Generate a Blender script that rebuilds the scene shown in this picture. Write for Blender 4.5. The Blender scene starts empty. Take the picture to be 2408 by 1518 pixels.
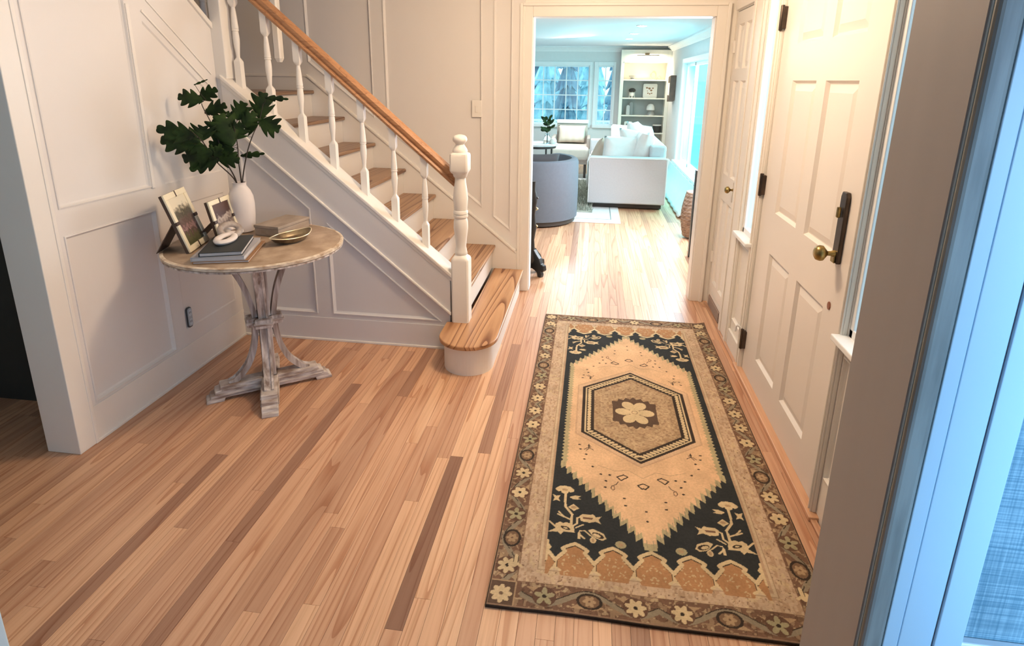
import bpy, bmesh, math, random
import numpy as np
from mathutils import Vector, Matrix
from mathutils.geometry import tessellate_polygon
random.seed(7); rng = np.random.default_rng(7)
PI = math.pi
sc = bpy.context.scene
COL = sc.collection

# ---------------------------------------------------------------- camera, world, lights, exposure
cam_d = bpy.data.cameras.new('camera'); cam = bpy.data.objects.new('camera', cam_d); COL.objects.link(cam)
cam_d.sensor_fit = 'HORIZONTAL'; cam_d.sensor_width = 36.0
cam_d.lens = 1372.0 / 2408.0 * 36.0
cam_d.shift_y = -(759.0 - 560.0) / 2408.0
R_ = Vector((0.99059593, 0.13626578, 0.01230213)); U_ = Vector((-0.04752405, 0.25837078, 0.96487616)); F_ = Vector((-0.12830109, 0.95638704, -0.26241694))
m = Matrix((( R_.x, U_.x, -F_.x, 0.0), (R_.y, U_.y, -F_.y, 0.0), (R_.z, U_.z, -F_.z, 1.40), (0, 0, 0, 1)))
cam.matrix_world = m
cam_d.clip_start = 0.02; cam_d.clip_end = 200
sc.camera = cam

world = bpy.data.worlds.new('sky'); sc.world = world; world.use_nodes = True
bg = world.node_tree.nodes['Background']
bg.inputs[0].default_value = (0.70, 0.92, 1.0, 1); bg.inputs[1].default_value = 1.9

def lamp(name, kind, loc, energy, color, size=0.3, size_y=None, to=None):
    d = bpy.data.lights.new(name, kind); o = bpy.data.objects.new(name, d); COL.objects.link(o)
    d.energy = energy; d.color = color; o.location = loc
    if kind == 'AREA':
        d.shape = 'RECTANGLE' if size_y else 'DISK'; d.size = size
        if size_y: d.size_y = size_y
    elif kind in ('POINT', 'SPOT'): d.shadow_soft_size = size
    if to is not None:
        o.rotation_euler = (Vector(to) - Vector(loc)).to_track_quat('-Z', 'Y').to_euler()
    return o
# the hall's ceiling lamp (above the frame), the living room's recessed ceiling lamps, daylight of the near room's window, an added cool fill
lamp('hall_ceiling_light', 'POINT', (-0.05, 2.3, 1.98), 33, (1.0, 0.735, 0.49), 0.13)
lamp('living_light_near', 'AREA', (0.2, 4.7, 1.925), 7, (1.0, 0.93, 0.84), 0.5, None, (0.35, 5.2, 0))
lamp('living_light_far', 'AREA', (-0.3, 8.2, 1.925), 42, (1.0, 0.97, 0.94), 0.6, None, (-0.6, 7.8, 0))
lamp('living_window_daylight', 'AREA', (1.17, 4.95, 1.10), 75, (0.86, 0.92, 1.0), 1.3, 1.0, (0.15, 4.25, 0.2))
lamp('right_window_daylight', 'AREA', (1.56, 7.35, 1.15), 95, (1.0, 0.80, 0.80), 1.9, 1.2, (0.3, 7.35, 0.5))
lamp('near_window_daylight', 'AREA', (1.20, -0.40, 1.10), 5.0, (0.24, 0.60, 1.0), 0.25, 0.9, (0.90, 0.7, 1.02)).data.spread = math.radians(50)
lamp('near_room_fill', 'AREA', (1.85, -1.5, 1.35), 26, (0.45, 0.66, 1.0), 1.1, 1.3, (-1.6, 1.9, 0.5))  # added cool fill for the hall's lower walls, unseen behind the camera
sc.view_settings.view_transform = 'Standard'; sc.view_settings.look = 'None'
sc.view_settings.exposure = 0.62; sc.view_settings.gamma = 1.0; sc.view_settings.use_curve_mapping = False
sc.cycles.max_bounces = 8; sc.cycles.diffuse_bounces = 5; sc.cycles.transparent_max_bounces = 8
sc.cycles.sample_clamp_indirect = 8.0; sc.cycles.caustics_reflective = False; sc.cycles.caustics_refractive = False
sc.cycles.use_denoising = True

# ---------------------------------------------------------------- materials
def mk(name, color, rough=0.5, metal=0.0, var=0.0, scale=20.0, color2=None, bump=0.0, bscale=60.0, stretch=(1, 1, 1), spec=0.5, alpha=None, trans=0.0, emit=None, detail=4.0):
    M = bpy.data.materials.new(name); M.use_nodes = True
    nt = M.node_tree; N = nt.nodes; L = nt.links; P = N['Principled BSDF']
    P.inputs['Base Color'].default_value = (*color, 1); P.inputs['Roughness'].default_value = rough
    P.inputs['Metallic'].default_value = metal; P.inputs['Specular IOR Level'].default_value = spec
    P.inputs['Transmission Weight'].default_value = trans
    if alpha is not None: P.inputs['Alpha'].default_value = alpha
    geo = N.new('ShaderNodeNewGeometry'); mp = N.new('ShaderNodeMapping'); mp.inputs['Scale'].default_value = stretch
    L.new(geo.outputs['Position'], mp.inputs['Vector'])
    nz = N.new('ShaderNodeTexNoise'); nz.inputs['Scale'].default_value = scale; nz.inputs['Detail'].default_value = detail
    L.new(mp.outputs[0], nz.inputs['Vector'])
    c2 = color2 if color2 else tuple(c * (1 - var) for c in color)
    rp = N.new('ShaderNodeValToRGB'); rp.color_ramp.elements[0].position = 0.35; rp.color_ramp.elements[1].position = 0.65
    rp.color_ramp.elements[0].color = (*c2, 1); rp.color_ramp.elements[1].color = (*color, 1)
    L.new(nz.outputs['Fac'], rp.inputs[0]); L.new(rp.outputs[0], P.inputs['Base Color'])
    if bump > 0:
        n2 = N.new('ShaderNodeTexNoise'); n2.inputs['Scale'].default_value = bscale; n2.inputs['Detail'].default_value = 3
        L.new(mp.outputs[0], n2.inputs['Vector'])
        b = N.new('ShaderNodeBump'); b.inputs['Strength'].default_value = bump; b.inputs['Distance'].default_value = 0.002
        L.new(n2.outputs['Fac'], b.inputs['Height']); L.new(b.outputs[0], P.inputs['Normal'])
    if emit:
        P.inputs['Emission Color'].default_value = (*emit[0], 1); P.inputs['Emission Strength'].default_value = emit[1]
    return M

def mk_wood(name, lights, darks, axis=1, tone_attr=True, ring=9.0, across=24.0, along=0.75, rough=0.38, line=0.5):
    """wood grain along one world axis; a per-board 'tone' attribute picks the board's colour and shifts its grain"""
    M = bpy.data.materials.new(name); M.use_nodes = True
    nt = M.node_tree; N = nt.nodes; L = nt.links; P = N['Principled BSDF']; P.inputs['Roughness'].default_value = rough
    geo = N.new('ShaderNodeNewGeometry'); mp = N.new('ShaderNodeMapping')
    s = [across, across, across]; s[axis] = along; mp.inputs['Scale'].default_value = s
    L.new(geo.outputs['Position'], mp.inputs['Vector'])
    at = N.new('ShaderNodeAttribute'); at.attribute_name = 'tone'
    cmb = N.new('ShaderNodeCombineXYZ'); mu = N.new('ShaderNodeMath'); mu.operation = 'MULTIPLY'; mu.inputs[1].default_value = 57.3
    L.new(at.outputs['Fac'], mu.inputs[0]); L.new(mu.outputs[0], cmb.inputs[2]); L.new(mu.outputs[0], cmb.inputs[1])
    ad = N.new('ShaderNodeVectorMath'); ad.operation = 'ADD'; L.new(mp.outputs[0], ad.inputs[0]); L.new(cmb.outputs[0], ad.inputs[1])
    nz = N.new('ShaderNodeTexNoise'); nz.inputs['Scale'].default_value = 0.5; nz.inputs['Detail'].default_value = 0.6; nz.inputs['Roughness'].default_value = 0.3
    L.new(ad.outputs[0], nz.inputs['Vector'])
    rg = N.new('ShaderNodeMath'); rg.operation = 'MULTIPLY'; rg.inputs[1].default_value = ring; L.new(nz.outputs['Fac'], rg.inputs[0])
    fr = N.new('ShaderNodeMath'); fr.operation = 'FRACT'; L.new(rg.outputs[0], fr.inputs[0])
    r2 = N.new('ShaderNodeValToRGB'); e = r2.color_ramp.elements
    e[0].position = 0.0; e[0].color = (0.15, 0.15, 0.15, 1); e[1].position = 0.12; e[1].color = (0, 0, 0, 1)
    x = r2.color_ramp.elements.new(0.75); x.color = (0.25, 0.25, 0.25, 1); x = r2.color_ramp.elements.new(0.97); x.color = (1, 1, 1, 1)
    L.new(fr.outputs[0], r2.inputs[0])
    fine = N.new('ShaderNodeTexNoise'); fine.inputs['Scale'].default_value = 5.0; fine.inputs['Detail'].default_value = 4; L.new(ad.outputs[0], fine.inputs['Vector'])
    base = N.new('ShaderNodeValToRGB'); k = len(lights)
    for i, c in enumerate(lights):
        p = i / (k - 1)
        if i == 0: base.color_ramp.elements[0].color = (*c, 1)
        elif i == k - 1: base.color_ramp.elements[-1].color = (*c, 1)
        else: base.color_ramp.elements.new(p).color = (*c, 1)
    L.new(at.outputs['Fac'], base.inputs[0])
    mx = N.new('ShaderNodeMix'); mx.data_type = 'RGBA'; mx.blend_type = 'MULTIPLY'; mx.inputs[7].default_value = (*darks, 1)
    ml = N.new('ShaderNodeMath'); ml.operation = 'MULTIPLY'; ml.inputs[1].default_value = line; L.new(r2.outputs[0], ml.inputs[0])
    L.new(ml.outputs[0], mx.inputs[0]); L.new(base.outputs[0], mx.inputs[6])
    m2 = N.new('ShaderNodeMix'); m2.data_type = 'RGBA'; m2.blend_type = 'MULTIPLY'; m2.inputs[7].default_value = (0.80, 0.72, 0.66, 1)
    f2 = N.new('ShaderNodeMapRange'); f2.inputs[1].default_value = 0.45; f2.inputs[2].default_value = 0.75; f2.inputs[4].default_value = 0.8
    L.new(fine.outputs['Fac'], f2.inputs[0]); L.new(f2.outputs[0], m2.inputs[0]); L.new(mx.outputs[2], m2.inputs[6])
    L.new(m2.outputs[2], P.inputs['Base Color'])
    return M

paint = mk('white_paint', (0.83, 0.795, 0.74), 0.45, var=0.02, scale=3, bump=0.05, bscale=90)
paint_wall = mk('panel_paint', (0.78, 0.75, 0.72), 0.55, var=0.02, scale=2, bump=0.05, bscale=120)
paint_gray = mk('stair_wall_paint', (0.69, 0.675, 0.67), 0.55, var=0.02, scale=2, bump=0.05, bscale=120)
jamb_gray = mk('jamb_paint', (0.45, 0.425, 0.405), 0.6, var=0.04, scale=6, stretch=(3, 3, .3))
casing_near = mk('near_casing_paint', (0.50, 0.68, 0.80), 0.4, var=0.03, scale=4)
ceil_m = mk('ceiling_paint', (0.80, 0.79, 0.78), 0.8, var=0.02)
liv_wall = mk('living_wall_paint', (0.74, 0.75, 0.76), 0.7, var=0.02)
floor_m = mk_wood('oak_floor', [(0.80, 0.52, 0.325), (0.74, 0.455, 0.28), (0.65, 0.385, 0.24), (0.55, 0.32, 0.20), (0.44, 0.245, 0.155), (0.29, 0.155, 0.10)], (0.56, 0.34, 0.22), 1, rough=0.36, ring=11.0, line=0.62)
sub_m = mk('floor_gap', (0.12, 0.06, 0.035), 0.8)
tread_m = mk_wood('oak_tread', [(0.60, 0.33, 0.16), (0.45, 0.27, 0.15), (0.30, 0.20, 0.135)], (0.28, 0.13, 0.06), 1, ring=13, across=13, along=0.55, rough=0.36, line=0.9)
rail_m = mk_wood('rail_wood', [(0.52, 0.27, 0.13), (0.44, 0.22, 0.10)], (0.45, 0.28, 0.2), 0, ring=5, across=40, along=1.5, rough=0.45)
dark_wall = mk('dark_green_wall', (0.035, 0.037, 0.033), 0.7)
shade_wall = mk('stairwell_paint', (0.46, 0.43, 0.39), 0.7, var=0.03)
brass = mk('aged_brass', (0.45, 0.33, 0.13), 0.3, metal=1.0, var=0.5, scale=40)
bronze = mk('dark_bronze', (0.10, 0.075, 0.06), 0.35, metal=0.8, var=0.3)
black = mk('black_metal', (0.02, 0.018, 0.017), 0.4, var=0.3)
white_trim = mk('sill_white', (0.86, 0.88, 0.90), 0.4, var=0.02)
wash = mk('whitewashed_wood', (0.72, 0.66, 0.63), 0.6, color2=(0.26, 0.19, 0.155), scale=9, stretch=(5, 5, 0.5), bump=0.3, bscale=40)
wash_h = mk('whitewashed_foot', (0.76, 0.71, 0.67), 0.6, color2=(0.28, 0.20, 0.16), scale=12, stretch=(1, 1, 7), bump=0.3, bscale=40)
top_m = mk('limed_table_top', (0.47, 0.36, 0.26), 0.5, color2=(0.30, 0.21, 0.14), scale=11, stretch=(1.2, 1, 1), bump=0.2)
rim_m = mk('chipped_rim', (0.78, 0.70, 0.58), 0.6, color2=(0.42, 0.30, 0.20), scale=26, stretch=(1, 1, 2.5), bump=0.4)
for e_ in [rim_m.node_tree.nodes[-1]]: pass
ceramic = mk('matte_ceramic', (0.74, 0.68, 0.65), 0.7, var=0.03)
leaf_m = mk('leaf_green', (0.026, 0.056, 0.012), 0.7, spec=0.2, color2=(0.008, 0.018, 0.007), scale=14, bump=0.3, bscale=60)
stem_m = mk('stem_brown', (0.035, 0.022, 0.015), 0.6, var=0.3)

# ---------------------------------------------------------------- mesh helpers
ORG = {}
def org(parent):
    v = Vector((0, 0, 0))
    while parent is not None:
        v += Vector(parent.location); parent = parent.parent
    return v
def build(name, verts, faces, mat, parent=None, smooth=False, bevel=0.0, kind=None, seg=2):
    o0 = org(parent)
    me = bpy.data.meshes.new(name)
    me.from_pydata([tuple(Vector(v) - o0) for v in verts], [], faces); me.update()
    bm = bmesh.new(); bm.from_mesh(me); bmesh.ops.recalc_face_normals(bm, faces=bm.faces); bm.to_mesh(me); bm.free()
    me.materials.append(mat)
    o = bpy.data.objects.new(name, me); COL.objects.link(o)
    if parent is not None: o.parent = parent
    if smooth:
        me.polygons.foreach_set('use_smooth', [True] * len(me.polygons))
        try: me.set_sharp_from_angle(angle=math.radians(38))
        except Exception: pass
    if bevel > 0:
        b = o.modifiers.new('bevel', 'BEVEL'); b.width = bevel; b.segments = seg; b.limit_method = 'ANGLE'; b.angle_limit = math.radians(40)
    if kind: o['kind'] = kind
    return o
class G:
    """collects shapes into one mesh"""
    def __init__(s): s.v = []; s.f = []
    def add(s, v, f):
        k = len(s.v); s.v += [tuple(x) for x in v]; s.f += [[i + k for i in q] for q in f]; return s
    def box(s, x0, x1, y0, y1, z0, z1):
        v = [(x, y, z) for x in (x0, x1) for y in (y0, y1) for z in (z0, z1)]
        return s.add(v, [(0, 1, 3, 2), (4, 6, 7, 5), (0, 4, 5, 1), (2, 3, 7, 6), (0, 2, 6, 4), (1, 5, 7, 3)])
    def obox(s, c, ax, ay, az):
        c, ax, ay, az = Vector(c), Vector(ax) / 2, Vector(ay) / 2, Vector(az) / 2
        v = [c + a * ax + b * ay + d * az for a in (-1, 1) for b in (-1, 1) for d in (-1, 1)]
        return s.add(v, [(0, 1, 3, 2), (4, 6, 7, 5), (0, 4, 5, 1), (2, 3, 7, 6), (0, 2, 6, 4), (1, 5, 7, 3)])
    def prism(s, poly, mp, d0, d1):
        n = len(poly); v = [mp(u, w, d0) for u, w in poly] + [mp(u, w, d1) for u, w in poly]
        return s.add(v, [list(range(n)), list(range(2 * n - 1, n - 1, -1))] + [(i, (i + 1) % n, n + (i + 1) % n, n + i) for i in range(n)])
    def lathe(s, prof, c, n=24, square=None):
        c = Vector(c); rings = []
        v = []; f = []
        for (r, z) in prof:
            for i in range(n):
                a = 2 * PI * i / n; v.append((c.x + r * math.cos(a), c.y + r * math.sin(a), c.z + z))
        for j in range(len(prof) - 1):
            for i in range(n):
                f.append((j * n + i, j * n + (i + 1) % n, (j + 1) * n + (i + 1) % n, (j + 1) * n + i))
        f.append(list(range(n))[::-1]); f.append([(len(prof) - 1) * n + i for i in range(n)])
        return s.add(v, f)
    def tube(s, path, rad, n=8):
        P = [Vector(p) for p in path]
        if not isinstance(rad, (list, tuple)): rad = [rad] * len(P)
        v = []; f = []
        up = Vector((0.13, 0.31, 0.94)).normalized()
        for i, p in enumerate(P):
            t = (P[min(i + 1, len(P) - 1)] - P[max(i - 1, 0)]).normalized()
            a = t.cross(up); a = a.normalized() if a.length > 1e-4 else Vector((1, 0, 0)); b = t.cross(a).normalized()
            for k in range(n):
                q = 2 * PI * k / n; v.append(p + a * math.cos(q) * rad[i] + b * math.sin(q) * rad[i])
        for i in range(len(P) - 1):
            for k in range(n):
                f.append((i * n + k, i * n + (k + 1) % n, (i + 1) * n + (k + 1) % n, (i + 1) * n + k))
        f.append(list(range(n))[::-1]); f.append([(len(P) - 1) * n + k for k in range(n)])
        return s.add(v, f)
    def go(s, name, mat, parent=None, **k): return build(name, s.v, s.f, mat, parent, **k)

def tag(o, label, cat, group=None, kind=None):
    o['label'] = label; o['category'] = cat
    if group: o['group'] = group
    if kind: o['kind'] = kind
    return o
def thing(name, label, cat, loc, group=None):
    o = bpy.data.objects.new(name, None); COL.objects.link(o); o.location = loc; o.empty_display_size = 0.1
    return tag(o, label, cat, group)
def struct(o, label=None, cat=None):
    o['kind'] = 'structure'
    if label: o['label'] = label
    if cat: o['category'] = cat
    return o
def tone(o, t):
    a = o.data.attributes.new('tone', 'FLOAT', 'POINT'); a.data.foreach_set('value', [t] * len(o.data.vertices)); return o
def smoothpath(P, k=6):
    P = [Vector(p) for p in P]; out = []
    Q = [P[0] * 2 - P[1]] + P + [P[-1] * 2 - P[-2]]
    for i in range(1, len(Q) - 2):
        for j in range(k):
            t = j / k; a, b, c, d = Q[i - 1], Q[i], Q[i + 1], Q[i + 2]
            out.append(0.5 * ((2 * b) + (c - a) * t + (2 * a - 5 * b + 4 * c - d) * t * t + (3 * b - a - 3 * c + d) * t ** 3))
    out.append(P[-1]); return out

def area2(P): return sum(P[i][0] * P[(i + 1) % len(P)][1] - P[(i + 1) % len(P)][0] * P[i][1] for i in range(len(P)))
def inset(P, w):
    n = len(P); s = 1 if area2(P) > 0 else -1; out = []
    for i in range(n):
        a, b, c = Vector(P[i - 1]), Vector(P[i]), Vector(P[(i + 1) % n])
        d1 = (b - a).normalized(); d2 = (c - b).normalized()
        n1 = Vector((-d1.y, d1.x)) * s; n2 = Vector((-d2.y, d2.x)) * s
        k = n1 + n2; out.append(tuple(b + k * (w / max(0.2, k.dot(n1)))))
    return out
def rect(a, b, c, d): return [(a, c), (b, c), (b, d), (a, d)]
def sheet(name, outer, holes, mp, mat, parent=None, thick=0.05, kind=None, through=()):
    """a wall or door slab in a plane, its front at depth 0 with openings where panels sit; 'through' holes pierce it"""
    g = G()
    loops = [[Vector((u, v, 0)) for u, v in outer]] + [[Vector((u, v, 0)) for u, v in h] for h in list(holes) + list(through)]
    flat = [p for l in loops for p in l]
    tri = tessellate_polygon(loops)
    g.add([mp(p.x, p.y, 0) for p in flat], [list(t) for t in tri])
    loops2 = [loops[0]] + [[Vector((u, v, 0)) for u, v in h] for h in through]
    flat2 = [p for l in loops2 for p in l]
    g.add([mp(p.x, p.y, -thick) for p in flat2], [list(t)[::-1] for t in tessellate_polygon(loops2)])
    for l in loops2:
        n = len(l)
        g.add([mp(p.x, p.y, 0) for p in l] + [mp(p.x, p.y, -thick) for p in l], [(i, (i + 1) % n, n + (i + 1) % n, n + i) for i in range(n)])
    o = g.go(name, mat, parent)
    if kind: o['kind'] = kind
    return o
def panel(name, P, mp, mat, parent, depth=0.010, w=0.014, raised=None, bead=True):
    """a recessed panel with a stepped moulding; raised = (width, height) lifts the field again"""
    loops = [(P, 0.0)]
    if bead: loops += [(inset(P, 0.001), 0.004), (inset(P, w * 0.35), 0.005), (inset(P, w * 0.6), -depth * 0.5)]
    loops += [(inset(P, w), -depth)]
    if raised: loops += [(inset(P, w + 0.004), -depth), (inset(P, w + raised[0]), -depth + raised[1])]
    n = len(P); v = []; f = []
    for (l, d) in loops: v += [mp(u, q, d) for u, q in l]
    for j in range(len(loops) - 1):
        for i in range(n): f.append((j * n + i, j * n + (i + 1) % n, (j + 1) * n + (i + 1) % n, (j + 1) * n + i))
    f.append([(len(loops) - 1) * n + i for i in range(n)])
    return build(name, v, f, mat, parent)
def strip(name, path, w, h, mp, mat, parent=None, **k):
    """a moulding laid on a plane along a polyline: w wide, h proud"""
    g = G()
    for (a, b) in zip(path[:-1], path[1:]):
        a, b = Vector(a), Vector(b); d = (b - a).normalized(); n = Vector((-d.y, d.x)) * w / 2
        g.prism([tuple(a - n), tuple(b - n), tuple(b + n), tuple(a + n)], mp, 0, h)
    return g.go(name, mat, parent, **k)

CZ = 2.16      # hall ceiling
LZ = 1.943     # living room ceiling
XL, XR = -1.88, 0.80
YS, YB, YO = 2.80, 3.75, 3.77     # stair wall, wall behind the stairs, wall with the wide opening
mL = lambda u, v, d: (XL + d, u, v)          # left wall: u = y
mR = lambda u, v, d: (XR - d, u, v)          # door wall
mS = lambda u, v, d: (u, YS - d, v)          # stair side
mB = lambda u, v, d: (u, YB - d, v)          # wall behind the stairs
mO = lambda u, v, d: (u, YO - d, v)

# ---------------------------------------------------------------- floor: every board
fl = G().box(-4.6, 1.3, -2.2, 10.3, -0.06, -0.012).go('floor', sub_m, kind='structure')
PITCH = 0.0495; X0 = -0.4325
def board(bl, x0, x1, y0, y1, t):
    e = 0.0004; d = 0.0009; bl.box(x0 + e, x1 - e, y0 + e, y1 - e, -0.0119, 0.0)
stuff_v = G(); stuff_t = []
nb = 0
def tone_rand(x):
    r = random.random()
    if r < 0.02: return random.uniform(0.84, 0.92)
    if r < 0.25: return random.uniform(0.45, 0.68)
    return random.uniform(0.0, 0.55) + (0.10 if x < -0.75 else 0.0)
k = -62
while True:
    x0 = X0 + k * PITCH; x1 = x0 + PITCH
    if x0 > 1.2: break
    y = 0.3 - random.random() * 1.2
    lo, hi = (0.6 if x0 > -2.4 else 1.2), 10.2
    if x0 < -2.0: hi = 2.02
    elif x0 < -0.80: hi = 2.81
    if -2.05 > x0 - 0: lo = 1.0
    cuts = []
    yy = y
    while yy < hi:
        cuts.append(yy); yy += random.uniform(0.75, 2.1)
    if k == -1: cuts = [0.1, 1.160, 1.900, 2.9, 4.0, 5.4, 6.6, 8.0, 9.2]
    if k == 1: cuts = [-0.2, 0.7, 1.935, 2.915, 3.9, 5.2, 6.3, 7.7, 9.0]
    cuts.append(hi)
    if not (x0 < -0.44 and x0 > -0.80):
        pass
    for i in range(len(cuts) - 1):
        a, b = max(cuts[i], -0.2), min(cuts[i + 1], hi)
        if b < lo or b - a < 0.02: continue
        if x0 < -0.46 and x0 > -2.0 and a > 2.85 and a < 3.6 and b < 3.8: continue
        t = tone_rand(x0)
        if k == -1 and abs(a - 1.160) < 1e-3: t = 1.0
        if k == 1 and abs(a - 1.935) < 1e-3: t = 0.86
        if (k in (-1, 1)) and t > 0.8 and a not in (1.160, 1.935): t = 0.2
        if a < 4.7 and nb < 296 and x1 < 0.83:
            g = G(); board(g, x0, x1, a, b, t); o = g.go("plank", floor_m, fl); tone(o, t); nb += 1; lastx = x0
        else:
            n0 = len(stuff_v.v); board(stuff_v, x0, x1, a, b, t); stuff_t += [t] * (len(stuff_v.v) - n0)
    k += 1
o = stuff_v.go('distant_planks', floor_m, fl); o['kind'] = 'stuff'
a_ = o.data.attributes.new('tone', 'FLOAT', 'POINT'); a_.data.foreach_set('value', stuff_t)

# ---------------------------------------------------------------- left wall with its panels and cased end
ST = 0.77
top_l = [(1.70, 0), (2.80, 0), (2.80, 1.635), (2.80 - (CZ - 1.635) / ST, CZ), (1.70, CZ)]
P1 = rect(1.80, 2.262, 0.16, 0.832)
P2 = rect(1.80, 2.258, 0.93, 1.86)
P3 = rect(2.345, 2.75, 0.226, 0.82)
P4 = [(2.345, 0.93), (2.75, 0.93), (2.75, 1.305), (2.345, 1.305 + 0.405 * ST)]
wl = sheet('wall_left', top_l, [P1, P2, P3, P4], mL, paint_wall, None, thick=0.125, kind='structure')
for P, d_, b_ in ((P1, 0.010, True), (P2, 0.008, True), (P3, 0.004, False), (P4, 0.006, False)):
    panel('panel', P, mL, paint_wall, wl, depth=d_, w=0.016 if b_ else 0.006, bead=b_)
strip('sloped_moulding', [(2.345, 1.345 + 0.405 * ST + 0.0), (2.76, 1.335)], 0.008, 0.006, mL, paint, wl)
strip('sloped_moulding', [(2.05, 1.305 + 0.7 * ST + 0.115), (2.76, 1.305 + 0.102)], 0.005, 0.005, mL, paint, wl)
strip('stile_moulding', [(2.266, 0.925), (2.266, 1.675)], 0.017, 0.009, mL, paint, wl, bevel=0.003)
tr = G().prism([(2.80, 1.620), (2.80, 1.650), (2.80 - 0.535 / ST, 1.65 + 0.52), (2.80 - 0.535 / ST, 1.62 + 0.52)], mL, -0.13, 0.012).go('trim_1', paint, kind='structure', bevel=0.003)
g = G().box(XL - 0.135, XL + 0.007, 1.690, 1.772, 0, CZ)
tr2 = g.go('trim_2', paint, kind='structure', bevel=0.003)
G().box(XL - 0.004, XL + 0.010, 1.762, 1.776, 0, CZ).go('bead', paint, tr2, bevel=0.002)
bl = G().box(XL, XL + 0.004, 1.772, YS, 0, 0.150).go('baseboard_left', paint, kind='structure', bevel=0.002)
G().box(XL, XL + 0.010, 1.772, YS, 0, 0.012).go('shoe_moulding', paint, bl, bevel=0.002)

# dark room beyond the wall's end
G().box(-4.6, XL - 0.125, 2.0, 2.1, 0, CZ).go('wall_dark_room', dark_wall, kind='structure')
G().box(-4.7, -4.6, -2.2, 2.1, 0, CZ).go('wall_dark_room_side', dark_wall, kind='structure')

# ---------------------------------------------------------------- stair side wall, stringer
sl = 0.843
topline = lambda x: 0.44 + 0.838 * (-0.70 - x)
brt = lambda x: 0.207 + sl * (-0.692 - x)
outer = [(-0.70, 0), (-0.70, 0.43), (-1.853, 1.40), (-1.88, 1.40), (-1.88, 0)]
pt = lambda x: brt(x) - 0.095
PA = [(-0.86, 0.157), (-1.352, 0.157), (-1.352, pt(-1.352)), (-0.80, 0.157 + 0.0)]
PA = [(-1.352, 0.157), (-0.745, 0.157), (-1.352, pt(-1.352))]
PB = [(-1.80, 0.157), (-1.437, 0.157), (-1.437, pt(-1.437)), (-1.80, pt(-1.80))]
ws = sheet('wall_stair_side', outer, [PA, PB], mS, paint_gray, None, thick=0.06, kind='structure')
panel('panel', PA, mS, paint_gray, ws, depth=0.010, w=0.016); panel('panel', PB, mS, paint_gray, ws, depth=0.010, w=0.016)
bs = G().box(XL, -0.70, YS - 0.004, YS, 0, 0.135).go('baseboard_stair', paint_gray, kind='structure', bevel=0.002)
G().box(XL, -0.70, YS - 0.012, YS, 0, 0.012).go('shoe_moulding', paint, bs, bevel=0.002)

# ---------------------------------------------------------------- staircase
stairs = thing('staircase', 'white staircase with oak treads climbing to the left along the panelled wall', 'staircase', (-0.9, 3.2, 0))
RISE, RUN = 0.1645, 0.201
# closed stringer face, its lower moulding, its cap
G().prism([(-0.695, 0.207), (-0.695, 0.425), (-1.853, 1.385), (-1.853, brt(-1.853))], mS, 0.0, 0.010).go('stringer', paint_gray, stairs, bevel=0.002)
G().prism([(-0.692, 0.200), (-0.692, 0.215), (-1.84, brt(-1.84) + 0.008), (-1.84, brt(-1.84) - 0.008)], mS, 0.0, 0.020).go('stringer_moulding', paint, stairs, bevel=0.003)
capz = lambda x: 0.44 + 0.838 * (-0.70 - x)
G().prism([(-0.685, capz(-0.685) - 0.022), (-0.685, capz(-0.685)), (-1.853, capz(-1.853)), (-1.853, capz(-1.853) - 0.022)], mS, -0.105, 0.018).go('stringer_cap', paint, stairs, bevel=0.004)
G().prism([(-0.685, capz(-0.685) - 0.044), (-0.685, capz(-0.685) - 0.022), (-1.853, capz(-1.853) - 0.022), (-1.853, capz(-1.853) - 0.044)], mS, -0.095, 0.012).go('cap_moulding', paint, stairs, bevel=0.003)
# first step with its bullnose end
cx_, cy_, r_ = -0.567, 2.645, 0.148
def bull(rr, x0, x1):
    P = [(x1, 3.722), (x1, cy_)]
    for i in range(1, 24):
        a = -PI * i / 24; P.append((cx_ + rr * math.cos(a), cy_ + rr * math.sin(a)))
    P += [(x0, cy_), (x0, YS - 0.014), (-0.62, YS - 0.014), (-0.62, 3.722)]
    return P
mH = lambda u, v, d: (u, v, d)
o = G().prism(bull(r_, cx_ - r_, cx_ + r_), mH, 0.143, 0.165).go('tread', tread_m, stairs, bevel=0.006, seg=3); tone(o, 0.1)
G().prism(bull(r_ - 0.024, cx_ - r_ + 0.024, cx_ + r_ - 0.024), mH, 0.0, 0.143).go('riser', paint, stairs)
for n in range(2, 9):
    xn = -0.41 - RUN * (n - 1); z = RISE * n
    back = xn - RUN - 0.03
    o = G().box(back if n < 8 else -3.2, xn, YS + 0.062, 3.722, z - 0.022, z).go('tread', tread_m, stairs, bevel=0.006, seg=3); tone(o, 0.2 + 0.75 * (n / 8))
    G().box(xn - 0.036, xn - 0.022, YS + 0.062, 3.722, z - RISE, z - 0.022).go('riser', paint, stairs)
# skirt board along the wall behind
sk = lambda x: 0.286 + 0.807 * (-0.475 - x)
G().prism([(-0.47, 0.0), (-0.47, sk(-0.47)), (-1.863, sk(-1.863)), (-3.2, sk(-1.863)), (-3.2, 1.2), (-1.9, 1.2), (-0.9, 0.0)], mB, 0, 0.026).go('skirt_board', paint, stairs, bevel=0.002)
G().prism([(-0.475, sk(-0.475) - 0.006), (-0.475, sk(-0.475) + 0.012), (-1.863, sk(-1.863) + 0.012), (-3.2, sk(-1.863) + 0.012), (-3.2, sk(-1.863) - 0.006), (-1.863, sk(-1.863) - 0.006)], mB, 0, 0.034).go('skirt_moulding', paint, stairs, bevel=0.003)

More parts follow.
